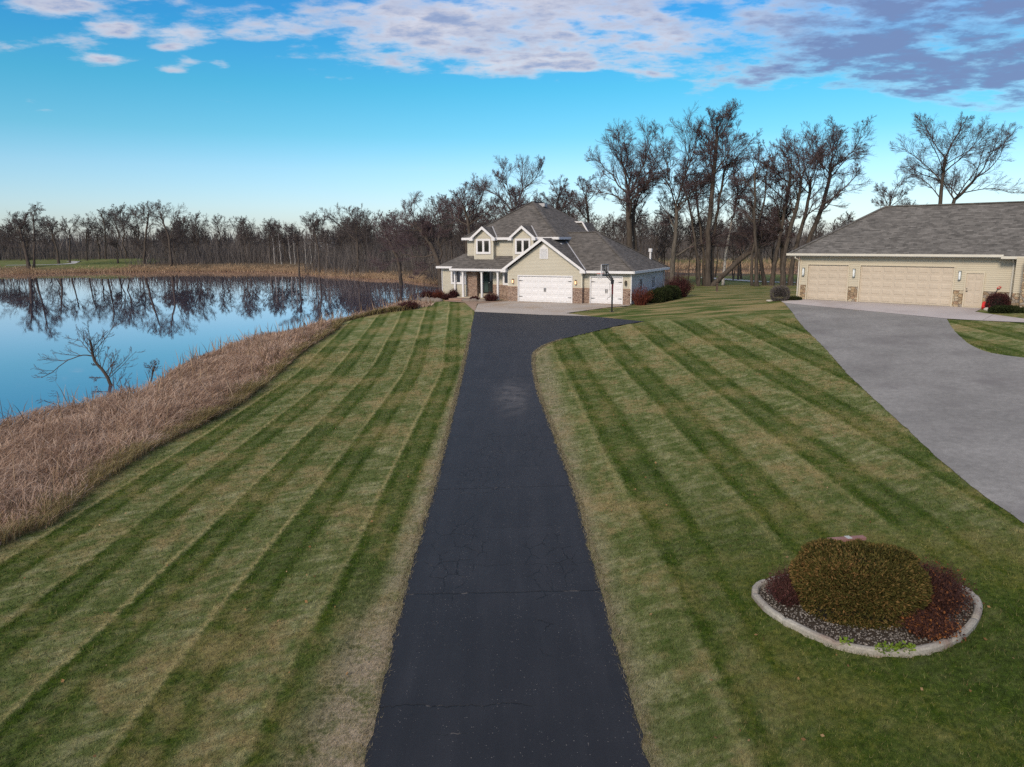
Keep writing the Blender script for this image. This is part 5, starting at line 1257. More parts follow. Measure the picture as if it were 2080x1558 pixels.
def fallen_leaves():
    g = np.random.default_rng(9); n = 260
    x = g.uniform(2.2, 13, n); y = 6.5+38*g.random(n)**1.5; k = ~paved(x, y) & ~inside(x, y, BED_O); x, y = x[k], y[k]
    m2 = 160; x = np.r_[x, g.uniform(-10, -2.5, m2)]; y = np.r_[y, 7+40*g.random(m2)**1.5]
    P = np.c_[x, y, land(x, y)+.05]
    o = leafy('fallen_leaves', P, g.normal(0, 1, (len(x), 3))*[1, 1, .2], np.full(len(x), .055), mat_blade('dead_leaves', [(.2, (.14,.07,.03)), (.5, (.28,.16,.07)), (.8, (.42,.30,.18))], .2), None, g, .8, .2)
    tag(o, 'scattered brown fallen leaves on the mown lawn', 'leaves', kind='stuff')
fallen_leaves()
TREES = [
 ('tall bare tree with a thick trunk and wide crown rising behind the white garage roof','T1',15.4,96,0.6,[[(0.0,-0.2),(-0.1,5.4),(-0.3,9.9),(-0.4,12.4)],[(-0.4,11.9),(-2.0,13.5),(-3.7,15.7),(-4.7,16.6)],[(-0.7,12.0),(-1.5,15.8),(-2.3,18.7)],[(-0.4,12.4),(-0.5,16.0),(-0.8,19.0)],[(-0.2,12.0),(1.0,14.6),(1.6,17.1),(2.1,19.0)],[(0.0,11.7),(1.7,13.8),(3.2,15.8),(3.5,17.6)],[(0.1,10.9),(2.0,12.4),(3.6,13.3)],[(-0.8,10.4),(-2.9,11.9),(-4.7,12.3)],[(-0.5,12.0),(-1.1,14.2),(-3.0,17.6)]]),
 ('second dark trunk close beside the thick tree behind the white garage roof','T1b',16.5,97,0.4,[[(0.0,-0.2),(-0.2,4.5),(-0.6,9.2),(-0.2,11.0)],[(-0.2,11.0),(1.1,13.6),(1.4,15.9)],[(-0.5,8.8),(-1.9,10.3),(-2.7,12.1)]]),
 ('pale barked forked tree by the far house corner with long low branches','T2',21.0,96,0.44,[[(0.0,-0.2),(-0.0,2.5),(0.2,6.2),(0.3,9.0),(0.2,10.3)],[(0.2,10.1),(-0.8,13.4),(-2.0,15.9),(-2.8,17.5)],[(0.3,10.3),(0.9,13.7),(0.8,16.2),(-0.3,19.1)],[(0.4,10.1),(1.9,11.2),(3.6,11.9),(4.5,13.7)],[(0.9,13.7),(1.7,15.9),(2.0,18.0),(1.8,19.4)],[(0.4,4.2),(2.1,5.1),(4.2,6.5),(6.9,8.0),(9.1,10.4)],[(2.5,5.3),(4.4,5.4),(6.2,5.1)],[(-0.8,13.4),(-1.3,15.9),(-1.5,18.7)]]),
 ('slim dark tree leaning left at the left of the trunk cluster on the back lawn','T3',24.2,95,0.24,[[(0.0,-0.2),(-0.2,3.4),(-1.0,7.4),(-1.6,10.3),(-2.4,12.5)],[(-1.6,10.3),(-0.9,12.5),(0.4,13.2)],[(-2.4,12.5),(-2.1,14.6),(-1.4,16.1)],[(-2.4,12.5),(-3.5,13.6)]]),
 ('thin dark tree between the left leaning slim one and the tallest tree','T3b',25.1,96,0.22,[[(0.0,-0.2),(-0.2,4.3),(-1.0,8.9),(-1.4,11.9),(-1.4,13.3)],[(-1.4,11.9),(-2.4,13.3),(-3.2,14.9)],[(-1.2,10.8),(-0.5,12.6),(0.1,13.7)]]),
 ('tallest bare tree, straight trunk in the middle of the cluster on the back lawn','T4',25.2,94,0.42,[[(0.0,-0.2),(-0.2,5.2),(-0.1,9.7),(0.0,13.1),(0.1,14.8),(0.2,17.3),(0.2,19.5)],[(0.0,14.5),(-1.0,15.9),(-2.1,16.0)],[(0.1,15.2),(-0.7,17.3),(-1.5,18.8)],[(0.2,16.9),(-0.6,19.0),(-1.3,20.6)],[(0.2,17.6),(1.2,19.2),(2.0,20.2)],[(0.2,19.5),(0.2,20.9)],[(0.2,18.7),(0.7,20.2),(1.4,21.1)],[(0.1,13.8),(1.4,14.8),(2.6,15.3)]]),
 ('dark stem rising to the right out of the foot of the tallest tree','T4b',25.9,95,0.27,[[(0.0,-0.2),(0.0,6.1),(0.4,9.6),(0.8,13.2),(1.1,14.9)],[(1.1,14.9),(1.5,16.9),(1.4,19.0)],[(1.1,14.8),(2.6,16.3),(3.8,18.1)],[(0.8,13.2),(2.5,14.2),(3.7,15.6)],[(1.1,14.9),(0.5,16.9),(0.3,18.3)]]),
 ('white birch trunk beside the big leaning trunk on the back lawn','birch',28.0,97,0.21,[[(0.0,-0.2),(0.1,3.5),(0.6,7.4),(1.0,10.0),(1.3,11.9),(1.2,13.3)],[(1.2,11.0),(2.2,12.6),(3.1,13.3)],[(1.0,10.0),(-0.4,11.1),(-1.3,11.5)],[(1.3,12.2),(0.5,13.7),(0.2,14.8)]]),
 ('thick dark trunk leaning far over to the right on the back lawn','lean',25.5,94,0.42,[[(0.0,-0.2),(1.4,1.2),(3.8,3.5),(5.9,5.0),(7.8,7.5),(9.2,9.4)],[(9.2,9.4),(10.1,11.2),(10.6,13.0)],[(5.9,5.0),(7.5,5.8),(9.4,6.4)],[(7.8,7.5),(9.6,8.2),(11.1,8.7)],[(3.8,3.5),(4.8,5.1),(5.3,5.8)]]),
 ('thinner dark trunk leaning parallel to the thick leaning one','leanb',26.2,95,0.28,[[(0.0,-0.2),(1.7,2.0),(3.1,3.5),(4.4,4.5),(6.3,7.0)],[(4.4,4.5),(5.2,6.4),(5.3,7.7)],[(6.3,7.0),(7.9,8.8),(8.3,10.6)]]),
 ('slim upright bare tree standing right of the leaning trunk','T5',30.1,90,0.27,[[(0.0,-0.2),(-0.3,4.1),(-0.7,7.6),(-0.9,11.5),(-0.9,13.9)],[(-0.9,13.9),(-0.4,15.2),(-0.6,16.7)],[(-0.9,13.6),(-1.6,14.9),(-2.0,15.7)],[(-0.9,11.5),(-2.2,12.6),(-3.1,12.9)],[(-0.9,13.2),(0.1,14.4),(0.8,15.2)]]),
 ('thin crooked bare tree crossing behind the slim upright one','T5b',30.2,92,0.2,[[(0.0,-0.2),(-0.1,4.1),(0.4,8.0),(1.0,10.7),(1.0,13.4)],[(1.0,13.4),(1.1,15.2)],[(0.9,11.4),(1.8,12.4)]]),
 ('dark trunk slanting up to the left, beyond the end of the leaning trunk','T6',32.2,93,0.33,[[(0.0,-0.2),(-0.6,2.3),(-1.1,4.5),(-1.7,7.5),(-2.4,10.4)],[(-1.7,7.5),(-3.0,9.0),(-3.6,10.4)],[(-1.1,5.0),(-0.1,6.8),(0.3,8.6)]]),
 ('dark bare tree slanting right, first of the row left of the tan garage','T7',32.6,92,0.36,[[(0.0,-0.2),(0.2,2.1),(0.5,4.1),(1.0,8.2),(1.3,11.0),(1.4,13.1)],[(1.4,13.1),(0.8,15.1),(-0.7,16.5)],[(1.4,13.1),(1.7,15.5),(1.0,18.0)],[(1.3,11.0),(-0.1,12.7),(-1.1,14.1)],[(1.4,12.4),(0.2,13.8),(-1.3,17.2)]]),
 ('bare tree of the dense clump by the tan garage, with the highest left crown','T8',33.7,91,0.38,[[(0.0,-0.2),(-0.1,3.5),(0.6,7.4),(1.2,10.2),(1.3,12.6)],[(1.3,12.6),(1.0,15.3),(0.5,17.7)],[(1.3,12.3),(-0.2,14.6),(-1.0,16.3)],[(1.2,10.2),(-0.4,11.6)],[(1.2,13.3),(1.8,15.7),(1.7,18.0)]]),
 ('bare tree in the middle of the dense clump left of the tan garage','T9',34.8,91.5,0.36,[[(0.0,-0.2),(0.1,3.5),(1.0,7.4),(1.5,10.2),(1.5,12.6)],[(1.5,12.6),(2.0,15.0),(1.7,17.7)],[(1.6,11.9),(0.9,14.0),(0.1,16.7)],[(1.5,10.2),(2.6,11.9),(3.2,14.0)]]),
 ('spreading bare tree nearest the tan garage roof, a long limb reaching right','T10',36.0,92,0.4,[[(0.0,-0.2),(0.5,3.9),(1.8,8.0),(2.4,10.4),(2.8,12.7),(2.9,14.7)],[(2.8,12.7),(4.0,13.9),(5.7,15.4),(8.2,16.3)],[(2.9,14.7),(2.6,16.8),(1.9,19.0)],[(2.9,14.4),(3.8,16.6),(4.2,18.5)],[(4.0,13.9),(5.1,16.1),(5.4,18.8)],[(2.8,12.7),(1.8,14.7),(1.3,17.1)]]),
 ('shaded tree trunk standing between the dark slanting row beside the tan garage','T11',34.3,93,0.3,[[(0.0,-0.2),(-0.2,3.5),(-0.8,6.8),(-1.1,9.3)],[(-1.1,9.3),(-2.0,11.4),(-2.2,12.8)],[(-0.8,7.5),(0.4,8.9)]]),
 ('big dark oak leaning left with drooping limbs, beyond the left end of the house','oakL',-11.7,122,0.6,[[(0.0,-0.2),(-0.1,4.0),(-0.8,6.7),(-1.8,8.7),(-3.2,10.6)],[(-3.2,10.6),(-4.8,11.6),(-5.8,13.0),(-5.7,14.6)],[(-1.8,8.7),(-3.4,8.1),(-5.9,8.2),(-8.0,7.4)],[(-0.8,6.7),(-3.5,6.3),(-6.2,6.7),(-8.9,5.3),(-10.5,3.7)],[(-2.8,10.2),(-3.9,12.2),(-4.5,14.2),(-3.8,15.4)],[(-1.6,8.5),(-1.3,11.0),(-0.8,13.0),(0.0,14.4)],[(-3.2,10.6),(-6.3,10.4),(-8.4,9.6)],[(-0.6,5.7),(-2.7,4.1),(-4.5,2.4)],[(-1.8,8.9),(-0.1,10.1),(1.4,10.5)]]),
 ('smaller bare oak at the far shore, left of the big leaning oak','oakL2',-19.2,128,0.4,[[(0.0,-0.2),(-0.3,5.2),(-1.5,8.2),(-2.5,10.4)],[(-2.5,10.4),(-3.5,12.1),(-3.0,13.5)],[(-2.5,10.4),(-1.8,12.1),(-0.9,13.3)],[(-1.5,8.2),(-3.6,9.5)],[(-0.3,6.3),(1.4,9.1),(1.6,10.8)]]),
 ('wide vase shaped bare tree on the far shore left of the oaks','m700',-34.4,165,0.45,[[(0.0,-0.2),(0.3,4.2),(0.2,7.8),(-0.2,10.8)],[(-0.2,10.8),(-1.2,12.7),(-0.3,14.0)],[(-0.0,9.1),(1.2,11.9),(1.6,13.5)],[(0.2,6.9),(-2.3,9.2),(-3.5,11.9),(-4.8,14.1)],[(-2.3,9.2),(-4.4,11.4),(-6.2,13.0)],[(-0.2,10.2),(-1.0,12.4),(-1.9,14.1)]]),
 ('small bare tree on the far shore beside the wide vase shaped tree','m640',-44.8,172,0.3,[[(0.0,-0.2),(-0.0,5.5),(-0.5,9.3),(-0.9,11.3)],[(-0.9,11.3),(-1.7,12.7)],[(-0.5,9.3),(1.2,11.3),(1.5,12.7)],[(-0.6,8.7),(-2.0,11.0),(-2.5,12.4)]]),
 ('bare tree with a raking left limb on the far shore, right of the pale birches','m610',-50.4,175,0.34,[[(0.0,-0.2),(-0.0,5.2),(-0.1,8.7),(-0.3,11.1)],[(-0.3,11.1),(-1.4,12.5)],[(-0.1,8.7),(-1.8,10.8),(-4.0,12.5)],[(-0.1,9.3),(1.5,11.3)]]),
 ('bare tree at the far shore just above the left end of the porch roof','hA',-6.7,112,0.36,[[(0.0,-0.2),(-0.0,7.2),(-0.2,10.2),(-0.5,11.6)],[(-0.5,11.6),(-1.3,13.3),(-1.9,14.2)],[(-0.5,11.6),(-0.6,13.5),(-0.8,14.6)],[(-0.4,10.9),(0.5,12.7),(1.1,14.0)]]),
 ('bare tree with long bent left limb behind the main roof of the house','hB',-0.0,105,0.42,[[(0.0,-0.2),(0.2,7.2),(0.2,11.0)],[(0.2,10.8),(-1.5,13.0),(-3.6,14.1),(-4.9,14.7)],[(0.2,11.0),(-0.5,14.6),(-1.0,17.0)],[(0.2,11.0),(1.6,14.0),(1.7,17.6)],[(1.6,14.0),(3.6,15.6),(4.5,17.6)],[(-0.5,14.6),(-2.2,16.3)]]),
 ('tall narrow bare tree behind the left slope of the main roof','hC',-6.0,108,0.36,[[(0.0,-0.2),(-0.0,8.2),(-0.3,11.7),(-0.9,13.7)],[(-0.9,13.7),(-2.2,15.5)],[(-0.9,13.7),(-0.5,16.5)],[(-0.3,11.7),(1.6,14.1),(2.4,16.5)],[(-0.2,10.3),(-2.7,12.4),(-3.7,14.4)]]),
 ('fine twigged bare tree just right of the roof peak of the house','hD',6.6,110,0.3,[[(0.0,-0.2),(-0.0,9.3),(0.4,12.9)],[(0.4,12.9),(-0.6,15.0)],[(0.4,12.9),(1.5,15.1)],[(0.1,10.8),(-1.7,13.2)],[(0.1,10.8),(2.6,12.9)]]),
 ('bare tree right of the roof peak, in front of the thick trunked one','hE',11.4,106,0.3,[[(0.0,-0.2),(-0.3,9.1),(-0.9,12.5)],[(-0.9,12.5),(-1.9,14.8)],[(-0.9,12.5),(0.1,15.1)],[(-0.3,9.7),(-2.6,11.8)]]),
 ('tall bare tree with upright limbs above the tan garage roof','gA',62.9,108,0.4,[[(0.0,-0.2),(-1.0,9.6),(-1.1,13.8),(-0.9,17.2)],[(-0.9,17.2),(-2.8,20.5),(-3.3,22.5)],[(-0.9,17.2),(-0.2,19.8),(0.6,22.2)],[(-1.1,13.8),(-3.7,16.5),(-6.1,18.9)],[(-1.2,15.1),(1.7,17.8),(3.1,20.8)],[(-1.3,11.7),(-2.8,13.8),(-4.7,15.2)]]),
 ('bare tree with limbs curving right above the tan garage roof','gB',64.7,109,0.38,[[(0.0,-0.2),(-0.5,10.0),(0.9,12.3),(2.7,14.5)],[(2.7,14.5),(4.1,17.9),(5.2,20.6)],[(2.7,14.5),(5.7,16.5),(7.7,20.3)],[(0.9,12.3),(4.0,12.8),(7.0,12.1)],[(4.1,17.9),(6.8,19.2),(8.0,21.1)]]),
 ('small bare tree at the left end of the tan garage ridge','gC',59.2,115,0.26,[[(0.0,-0.2),(-1.0,9.3),(-0.8,12.3)],[(-0.8,12.3),(-2.6,14.1)],[(-0.8,12.3),(0.3,14.6),(1.8,13.8)],[(-1.0,10.8),(-3.2,11.5)]]),
 ('large spreading oak alone on the fairway bank at the far left of the pond','LA',-128.1,196,0.7,[[(0.0,-0.2),(-0.3,4.1),(-0.8,7.9),(-1.1,11.0)],[(-1.1,11.0),(-1.2,13.7)],[(-0.8,7.9),(-3.1,10.3),(-5.3,12.0)],[(-0.5,5.8),(-3.5,7.6),(-6.4,9.3)],[(-1.0,9.3),(-3.2,12.0),(-3.6,14.1)],[(-1.0,10.0),(0.7,12.3),(1.5,13.7)],[(-0.4,5.5),(2.1,7.5),(4.9,10.3)],[(-0.3,4.8),(-3.0,5.5),(-5.8,6.2)]]),
 ('tall slim tree beside the large spreading oak on the fairway bank','LB',-127.4,197,0.42,[[(0.0,-0.2),(0.8,5.8),(1.3,10.3),(1.5,13.0)],[(1.5,13.0),(0.5,15.1)],[(1.5,13.0),(3.1,14.9),(4.8,14.4)],[(1.4,10.6),(3.5,12.7)],[(1.0,7.5),(3.9,9.9),(6.4,10.6)],[(1.5,12.7),(1.9,15.9)]]),
 ('big bare oak with upswept crown on the far shore behind the reed bank','LC',-105.3,212,0.55,[[(0.0,-0.2),(0.8,5.9),(2.0,11.1),(2.8,14.4)],[(2.8,14.4),(3.3,16.9)],[(2.0,11.1),(-0.9,12.9),(-3.7,14.4)],[(1.2,7.4),(-2.0,10.0),(-4.7,12.6)],[(2.2,12.2),(0.8,14.8),(0.6,16.2)],[(1.6,9.2),(4.3,12.2),(5.0,15.8)]]),
 ('broad bare tree immediately right of the upswept oak across the pond','LD',-94.9,206,0.5,[[(0.0,-0.2),(0.1,6.7),(-0.9,11.0),(-1.4,13.8)],[(-1.4,13.8),(-2.2,16.9)],[(-0.9,11.0),(-2.7,13.1)],[(0.1,6.7),(1.1,11.3),(1.5,15.6)],[(0.9,10.6),(3.1,12.7),(4.8,13.6)],[(0.2,7.0),(2.8,9.2),(3.7,11.7)]]),
 ('bare tree with a high forked top behind the green tee mound','LE',-123.3,225,0.42,[[(0.0,-0.2),(0.5,7.4),(0.7,11.7),(0.1,14.4)],[(0.1,14.4),(-0.6,15.6)],[(0.7,11.7),(2.7,13.6),(3.7,14.8)],[(0.6,9.7),(-1.4,12.1),(-2.9,13.5)]]),
 ('dark bushy tree at the right edge of the green tee mound','LF',-114.5,215,0.36,[[(0.0,-0.2),(0.2,4.4),(-0.2,7.4)],[(-0.2,7.4),(-1.1,10.0)],[(-0.0,5.9),(2.2,8.5),(2.8,10.4)],[(0.2,4.8),(-1.9,6.7)]]),
 ('low dark crooked oak left of the green tee mound','LG',-131.1,214,0.5,[[(0.0,-0.2),(0.0,4.5),(-0.7,7.8),(-1.1,10.5)],[(-1.1,10.5),(-2.1,12.0)],[(-0.7,7.8),(1.6,10.4),(2.5,12.3)],[(0.0,4.5),(-2.8,6.0),(-4.5,7.5)]]),
 ('bare tree behind the cart path end, left of the green tee','LH',-127.3,222,0.34,[[(0.0,-0.2),(0.4,6.6),(1.0,10.1)],[(1.0,10.1),(-0.5,12.4)],[(1.0,10.1),(2.3,12.8)],[(0.7,8.6),(3.6,10.9)]]),
 ('bare tree between the low crooked oak and the green tee trees','LI',-132.6,222,0.36,[[(0.0,-0.2),(0.8,6.6),(1.0,9.8)],[(1.0,9.8),(-0.2,12.8)],[(1.0,9.8),(2.9,12.8)],[(0.8,7.8),(3.8,10.5),(4.5,12.8)]]),
 ('dead broken tree leaning left over the water at the near shore','dead',-20.7,37.8,0.17,[[(0.0,-0.2),(-0.4,0.6),(-0.7,1.3),(-1.1,1.9),(-1.1,2.5),(-1.1,2.9)],[(-1.1,2.2),(-1.5,2.5),(-1.9,2.8),(-2.3,2.7)],[(-1.1,2.2),(-1.5,2.2),(-2.1,2.0),(-2.6,1.6),(-3.1,1.3)],[(-0.8,1.0),(-1.1,1.1),(-1.3,0.9)],[(-1.0,1.6),(-1.1,1.7),(-1.2,1.8)],[(-0.3,0.8),(-0.1,1.0),(-0.1,1.5),(-0.3,1.9)]]),
 ('small bare sapling leaning right at the foot of the dead broken tree','deadb',-20.1,38.2,0.06,[[(0.0,-0.2),(0.4,0.3),(0.8,0.7),(1.0,1.2),(1.2,1.6)],[(0.8,0.7),(0.8,1.2),(1.0,1.6)]]),
]
# ------------------------------------------------------------------ bare trees
def rot_about(v, axis, a):
    c, s = math.cos(a), math.sin(a)
    return v*c+axis.cross(v)*s+axis*axis.dot(v)*(1-c)

class Grow:
    def __init__(s, seed): s.g = random.Random(seed); s.lv = [[], [], [], [], []]
    def add(s, lv, pts, r0, r1, pw=1.):
        n = len(pts); s.lv[lv].append((pts, [r0+(r1-r0)*(i/(n-1))**pw for i in range(n)]))
    def sprout(s, p, d, L, r, lv, up, wander):
        """one branch as a wandering polyline"""
        g = s.g; n = (6, 5, 4, 3, 2)[lv]; pts = [p]; dd = d.copy()
        for i in range(1, n):
            dd = (dd+Vector((g.gauss(0, wander), g.gauss(0, wander), g.gauss(0, wander*.7)+up))).normalized()
            p = p+dd*(L/(n-1)); pts.append(p)
        s.add(lv, pts, r, max(r*.35, .006)); return pts
    def children(s, pts, r0, lv, k, Lr, t0, ang, up, wander, maxlv, rmin):
        g = s.g; n = len(pts)
        tot = sum((pts[i+1]-pts[i]).length for i in range(n-1))
        for c in range(k):
            t = t0+(1-t0)*(c+g.uniform(.1, .95))/k; t = min(t, .995)
            f = t*(n-1); i = min(int(f), n-2); p = pts[i].lerp(pts[i+1], f-i); d = (pts[i+1]-pts[i]).normalized()
            ax = d.cross(Vector((g.gauss(0, 1), g.gauss(0, 1), g.gauss(0, 1)))).normalized()
            nd = rot_about(d, ax, math.radians(g.uniform(*ang)))
            if nd.z < -.25: nd.z *= .3; nd.normalize()
            L = tot*Lr*(1.12-.65*t)*g.uniform(.65, 1.3)
            r = max(r0*(1-.6*t)*.5, rmin)
            q = s.sprout(p, nd, L, r, lv, up, wander)
            if lv < maxlv: s.children(q, r, lv+1, s.K[lv+1], s.LR[lv+1], .2, ang, up*.8, wander*1.1, maxlv, rmin)
def tubes(polys, sides):
    """polylines [(pts, radii)] -> verts, quads"""
    by = {}
    for pts, rr in polys: by.setdefault(len(pts), []).append((pts, rr))
    Vs, Fs, off = [], [], 0
    for n, L in by.items():
        P = np.array([[tuple(p) for p in a] for a, _ in L]); Rr = np.array([b for _, b in L]); B = len(L)
        T = np.empty_like(P); T[:, 1:-1] = P[:, 2:]-P[:, :-2]; T[:, 0] = P[:, 1]-P[:, 0]; T[:, -1] = P[:, -1]-P[:, -2]
        T /= np.linalg.norm(T, axis=2, keepdims=True)+1e-9
        ref = np.where(np.abs(T[:, :1, 2:3]) > .8, np.array([1., 0, 0]), np.array([0, 0, 1.]))
        u = np.cross(T, np.broadcast_to(ref, T.shape)); u /= np.linalg.norm(u, axis=2, keepdims=True)+1e-9; w = np.cross(T, u)
        a = np.arange(sides)*2*np.pi/sides
        V = P[:, :, None]+(u[:, :, None]*np.cos(a)[:, None]+w[:, :, None]*np.sin(a)[:, None])*Rr[:, :, None, None]
        idx = off+np.arange(B*n*sides).reshape(B, n, sides)
        A = idx[:, :-1]; Bq = idx[:, 1:]
        F = np.stack([A, np.roll(A, -1, 2), np.roll(Bq, -1, 2), Bq], -1).reshape(-1, 4)
        Vs.append(V.reshape(-1, 3)); Fs.append(F); off += B*n*sides
    return np.concatenate(Vs), np.concatenate(Fs)

def mesh_of(name, polys_sides, mat, smooth=True):
    Vs, Fs, off = [], [], 0
    for polys, k in polys_sides:
        if not polys: continue
        V, F = tubes(polys, k); Vs.append(V); Fs.append(F+off); off += len(V)
    V = np.concatenate(Vs); F = np.concatenate(Fs)
    me = bpy.data.meshes.new(name)
    me.vertices.add(len(V)); me.vertices.foreach_set('co', V.astype(np.float32).ravel())
    me.loops.add(F.size); me.loops.foreach_set('vertex_index', F.ravel().astype(np.int32))
    me.polygons.add(len(F)); me.polygons.foreach_set('loop_start', np.arange(len(F), dtype=np.int32)*4)
    me.polygons.foreach_set('use_smooth', np.full(len(F), smooth)); me.update(calc_edges=True); me.materials.append(mat)
    return me

def refine(pts, g, k=3, amp=.02):
    """smooth a coarse limb and give it small kinks"""
    c = [Vector((p[0], p[1], p[2])) for p in pts]; o = []
    q = [c[0]*2-c[1]]+c+[c[-1]*2-c[-2]]
    for i in range(1, len(q)-2):
        a, b, d, e = q[i-1], q[i], q[i+1], q[i+2]
        for j in range(k):
            t = j/k; v = .5*((2*b)+(-a+d)*t+(2*a-5*b+4*d-e)*t*t+(-a+3*b-3*d+e)*t**3)
            am = (d-b).length*amp*(0 if (i == 1 and j == 0) else 1); o.append(v+Vector((g.gauss(0, am), g.gauss(0, am), g.gauss(0, am*.5))))
    o.append(q[-2]); return o

def hero_tree(seed, r, limbs, twig_r=.013, K=(0, 0, 9, 7, 5), LR=(0, 0, .46, .58, .7), depth_spread=.5, extra=5):
    """limbs: polylines in the (x, z) plane; the first is the trunk; depth is added so that the crown is round"""
    G = Grow(seed); G.K = K; G.LR = LR; g = G.g
    tr = [Vector((p[0], 0, p[1])) for p in limbs[0]]; n = len(tr)
    for i, p in enumerate(tr): p.y = .25*math.sin(seed+i*.9)*i/n
    trp = refine(tr, g, 3, .012)
    m = len(trp); rad = [r*.82*(1.35 if i == 0 else 1.12 if i == 1 else 1)*(1-.5*(i/(m-1))**1.1) for i in range(m)]
    G.lv[0].append((trp, rad))
    H = max(p[1] for L in limbs for p in L)
    ends = [limbs[0]] if len(limbs) == 1 else []
    def near(p):
        best = min(range(m), key=lambda i: (trp[i].x-p[0])**2+(trp[i].z-p[1])**2)
        d = math.hypot(trp[best].x-p[0], trp[best].z-p[1])
        return d, trp[best], rad[best]
    for li, L in enumerate(limbs[1:]):
        d, at, rr = near(L[0])
        ln = math.hypot(L[-1][0]-L[0][0], L[-1][1]-L[0][1])
        sy = (1 if (li+seed) % 2 else -1)*depth_spread*ln*g.uniform(.35, 1.)
        y0 = at.y if d < 1.2 else sy*.3
        pts = [Vector((p[0], y0+sy*(k/(len(L)-1))**1.2, p[1])) for k, p in enumerate(L)]
        if d < 1.2: pts[0] = at.copy()
        pts = refine(pts, g, 3, .03)
        r1 = min(rr*.68, max(.035 if r > .2 else .016, (r*.16+ln*.012)*.74)); q = len(pts)
        G.lv[1].append((pts, [r1+(min(.02, r1*.4)-r1)*(i/(q-1))**.8 for i in range(q)]))
        G.children(pts, r1, 2, K[2], LR[2], .16, (20, 54), .09, .14, 4, twig_r)
    # a few more limbs of its own towards and away from the viewer
    for c in range(extra):
        t = g.uniform(.5, .97); i = min(int(t*(m-1)), m-2); p = trp[i]
        a = g.choice((1, -1))*math.pi/2+g.gauss(0, .6); L = H*g.uniform(.2, .34)
        d = Vector((math.cos(a), math.sin(a), g.uniform(.5, 1.3))).normalized(); L = max(.8, min(L, (H-.6-p.z)/max(.45, d.z)))
        q = G.sprout(p, d, L, rad[i]*.42, 1, .08, .14); G.children(q, rad[i]*.42, 2, K[2], LR[2], .2, (22, 62), .1, .16, 4, twig_r)
    if rad[-1] > .03: G.children(trp, rad[-1], 2, 5, .13, .8, (20, 60), .1, .16, 4, twig_r)
    return G

def auto_tree(seed, H, r, style=0, twig_r=.02, K=(0, 9, 6, 6, 4)):
    """a bare tree of its own making: 0 spreading, 1 upright, 2 young and thin"""
    G = Grow(seed); G.K = K; g = G.g; G.LR = (0, 0, .5, .55, .65)
    fork = H*(.34, .42, .6)[style]*g.uniform(.85, 1.15); top = H*(.62, .86, .97)[style]
    lean = g.uniform(-.08, .08); n = 7
    trp = [Vector((lean*z+g.gauss(0, .012*H)*(k > 0), g.gauss(0, .012*H)*(k > 0), z)) for k, z in enumerate([-.2]+[top*(k/(n-1)) for k in range(1, n)])]
    rad = [r*(1.3 if k == 0 else 1)*(1-.72*k/(n-1)) for k in range(n)]
    G.lv[0].append((trp, rad))
    for c in range(K[1]):
        z = fork*.75+(top-fork*.75)*(c+.5*g.random())/K[1]; f = z/top*(n-1); i = min(int(f), n-2); p = trp[i].lerp(trp[i+1], f-i)
        a = c*2.4+g.uniform(-.5, .5); el = (g.uniform(.35, 1.1), g.uniform(.9, 1.7), g.uniform(.9, 1.8))[style]
        d = Vector((math.cos(a), math.sin(a), el)).normalized(); L = (H-z)*(.78, .62, .34)[style]*g.uniform(.8, 1.15)+.06*H
        rr = rad[i]*.5; q = G.sprout(p, d, L, rr, 1, .10 if style else .13, .17)
        G.children(q, rr, 2, K[2], .45, .18, (25, 62), .09, .17, 4, twig_r)
    return G

def plant(name, x, y, G_or_me, label, cat='tree', group=None, rz=0, sc=1., bark=None, dz=0):
    e = empty(name, (x, y, float(land(x, y))+dz), rz, label, cat, group); e.scale = (sc,)*3
    t, c = G_or_me
    link('trunk', t, e); link('crown', c, e)
    return e
def meshes(G, bark, twig):
    return (mesh_of('trunk', [(G.lv[0], 9), (G.lv[1], 6)], bark), mesh_of('crown', [(G.lv[2], 4), (G.lv[3], 3), (G.lv[4], 3)], twig))

M_BARKS = {'T2': M_BARKL, 'birch': M_BIRCH}
for i, (lab, key, x, y, r, limbs) in enumerate(TREES):
    if key == 'dead':
        L2 = [[(a*1.1, b*1.15) for a, b in L] for L in limbs[:5]]
        G = hero_tree(i*7+3, .12, L2, .005, (0, 0, 8, 6, 3), (0, 0, .5, .5, .45), extra=0)
        tp = G.lv[0][0][0]
        for k in range(17):        # thin suckers standing up along the leaning trunk
            f = G.g.uniform(.08, .8)*(len(tp)-1); p = tp[int(f)].lerp(tp[int(f)+1], f-int(f)); L = G.g.uniform(1.1, 2.2)
            q = G.sprout(p, Vector((G.g.uniform(.05, 1.2), G.g.uniform(-.6, .6), 1.)).normalized(), L, .02, 1, .07, .09); G.children(q, .016, 2, 7, .34, .2, (18, 45), .1, .12, 3, .005)
    elif key == 'deadb': G = hero_tree(i*7+3, r, limbs, .006, (0, 0, 5, 4, 2))
    else:
        far = y > 140
        if far: r *= .78
        big = len(limbs) > 5
        G = hero_tree(i*7+3, r, limbs, .024 if far else .0118, (0, 0, 9, 7, 4) if far else (0, 0, 12, 9, 8) if big else (0, 0, 11, 8, 6))
    t, c = meshes(G, M_BARKS.get(key, M_BARK), M_TWIG if y < 140 else M_TWIGF)
    plant('birch_tree' if key == 'birch' else 'dead_tree' if key == 'dead' else 'sapling' if key == 'deadb' else 'oak_tree' if key.startswith('oak') or key in ('LA', 'LC', 'LG') else 'bare_tree', x, y, (t, c), lab, dz=.0 if y > 60 else -.1)

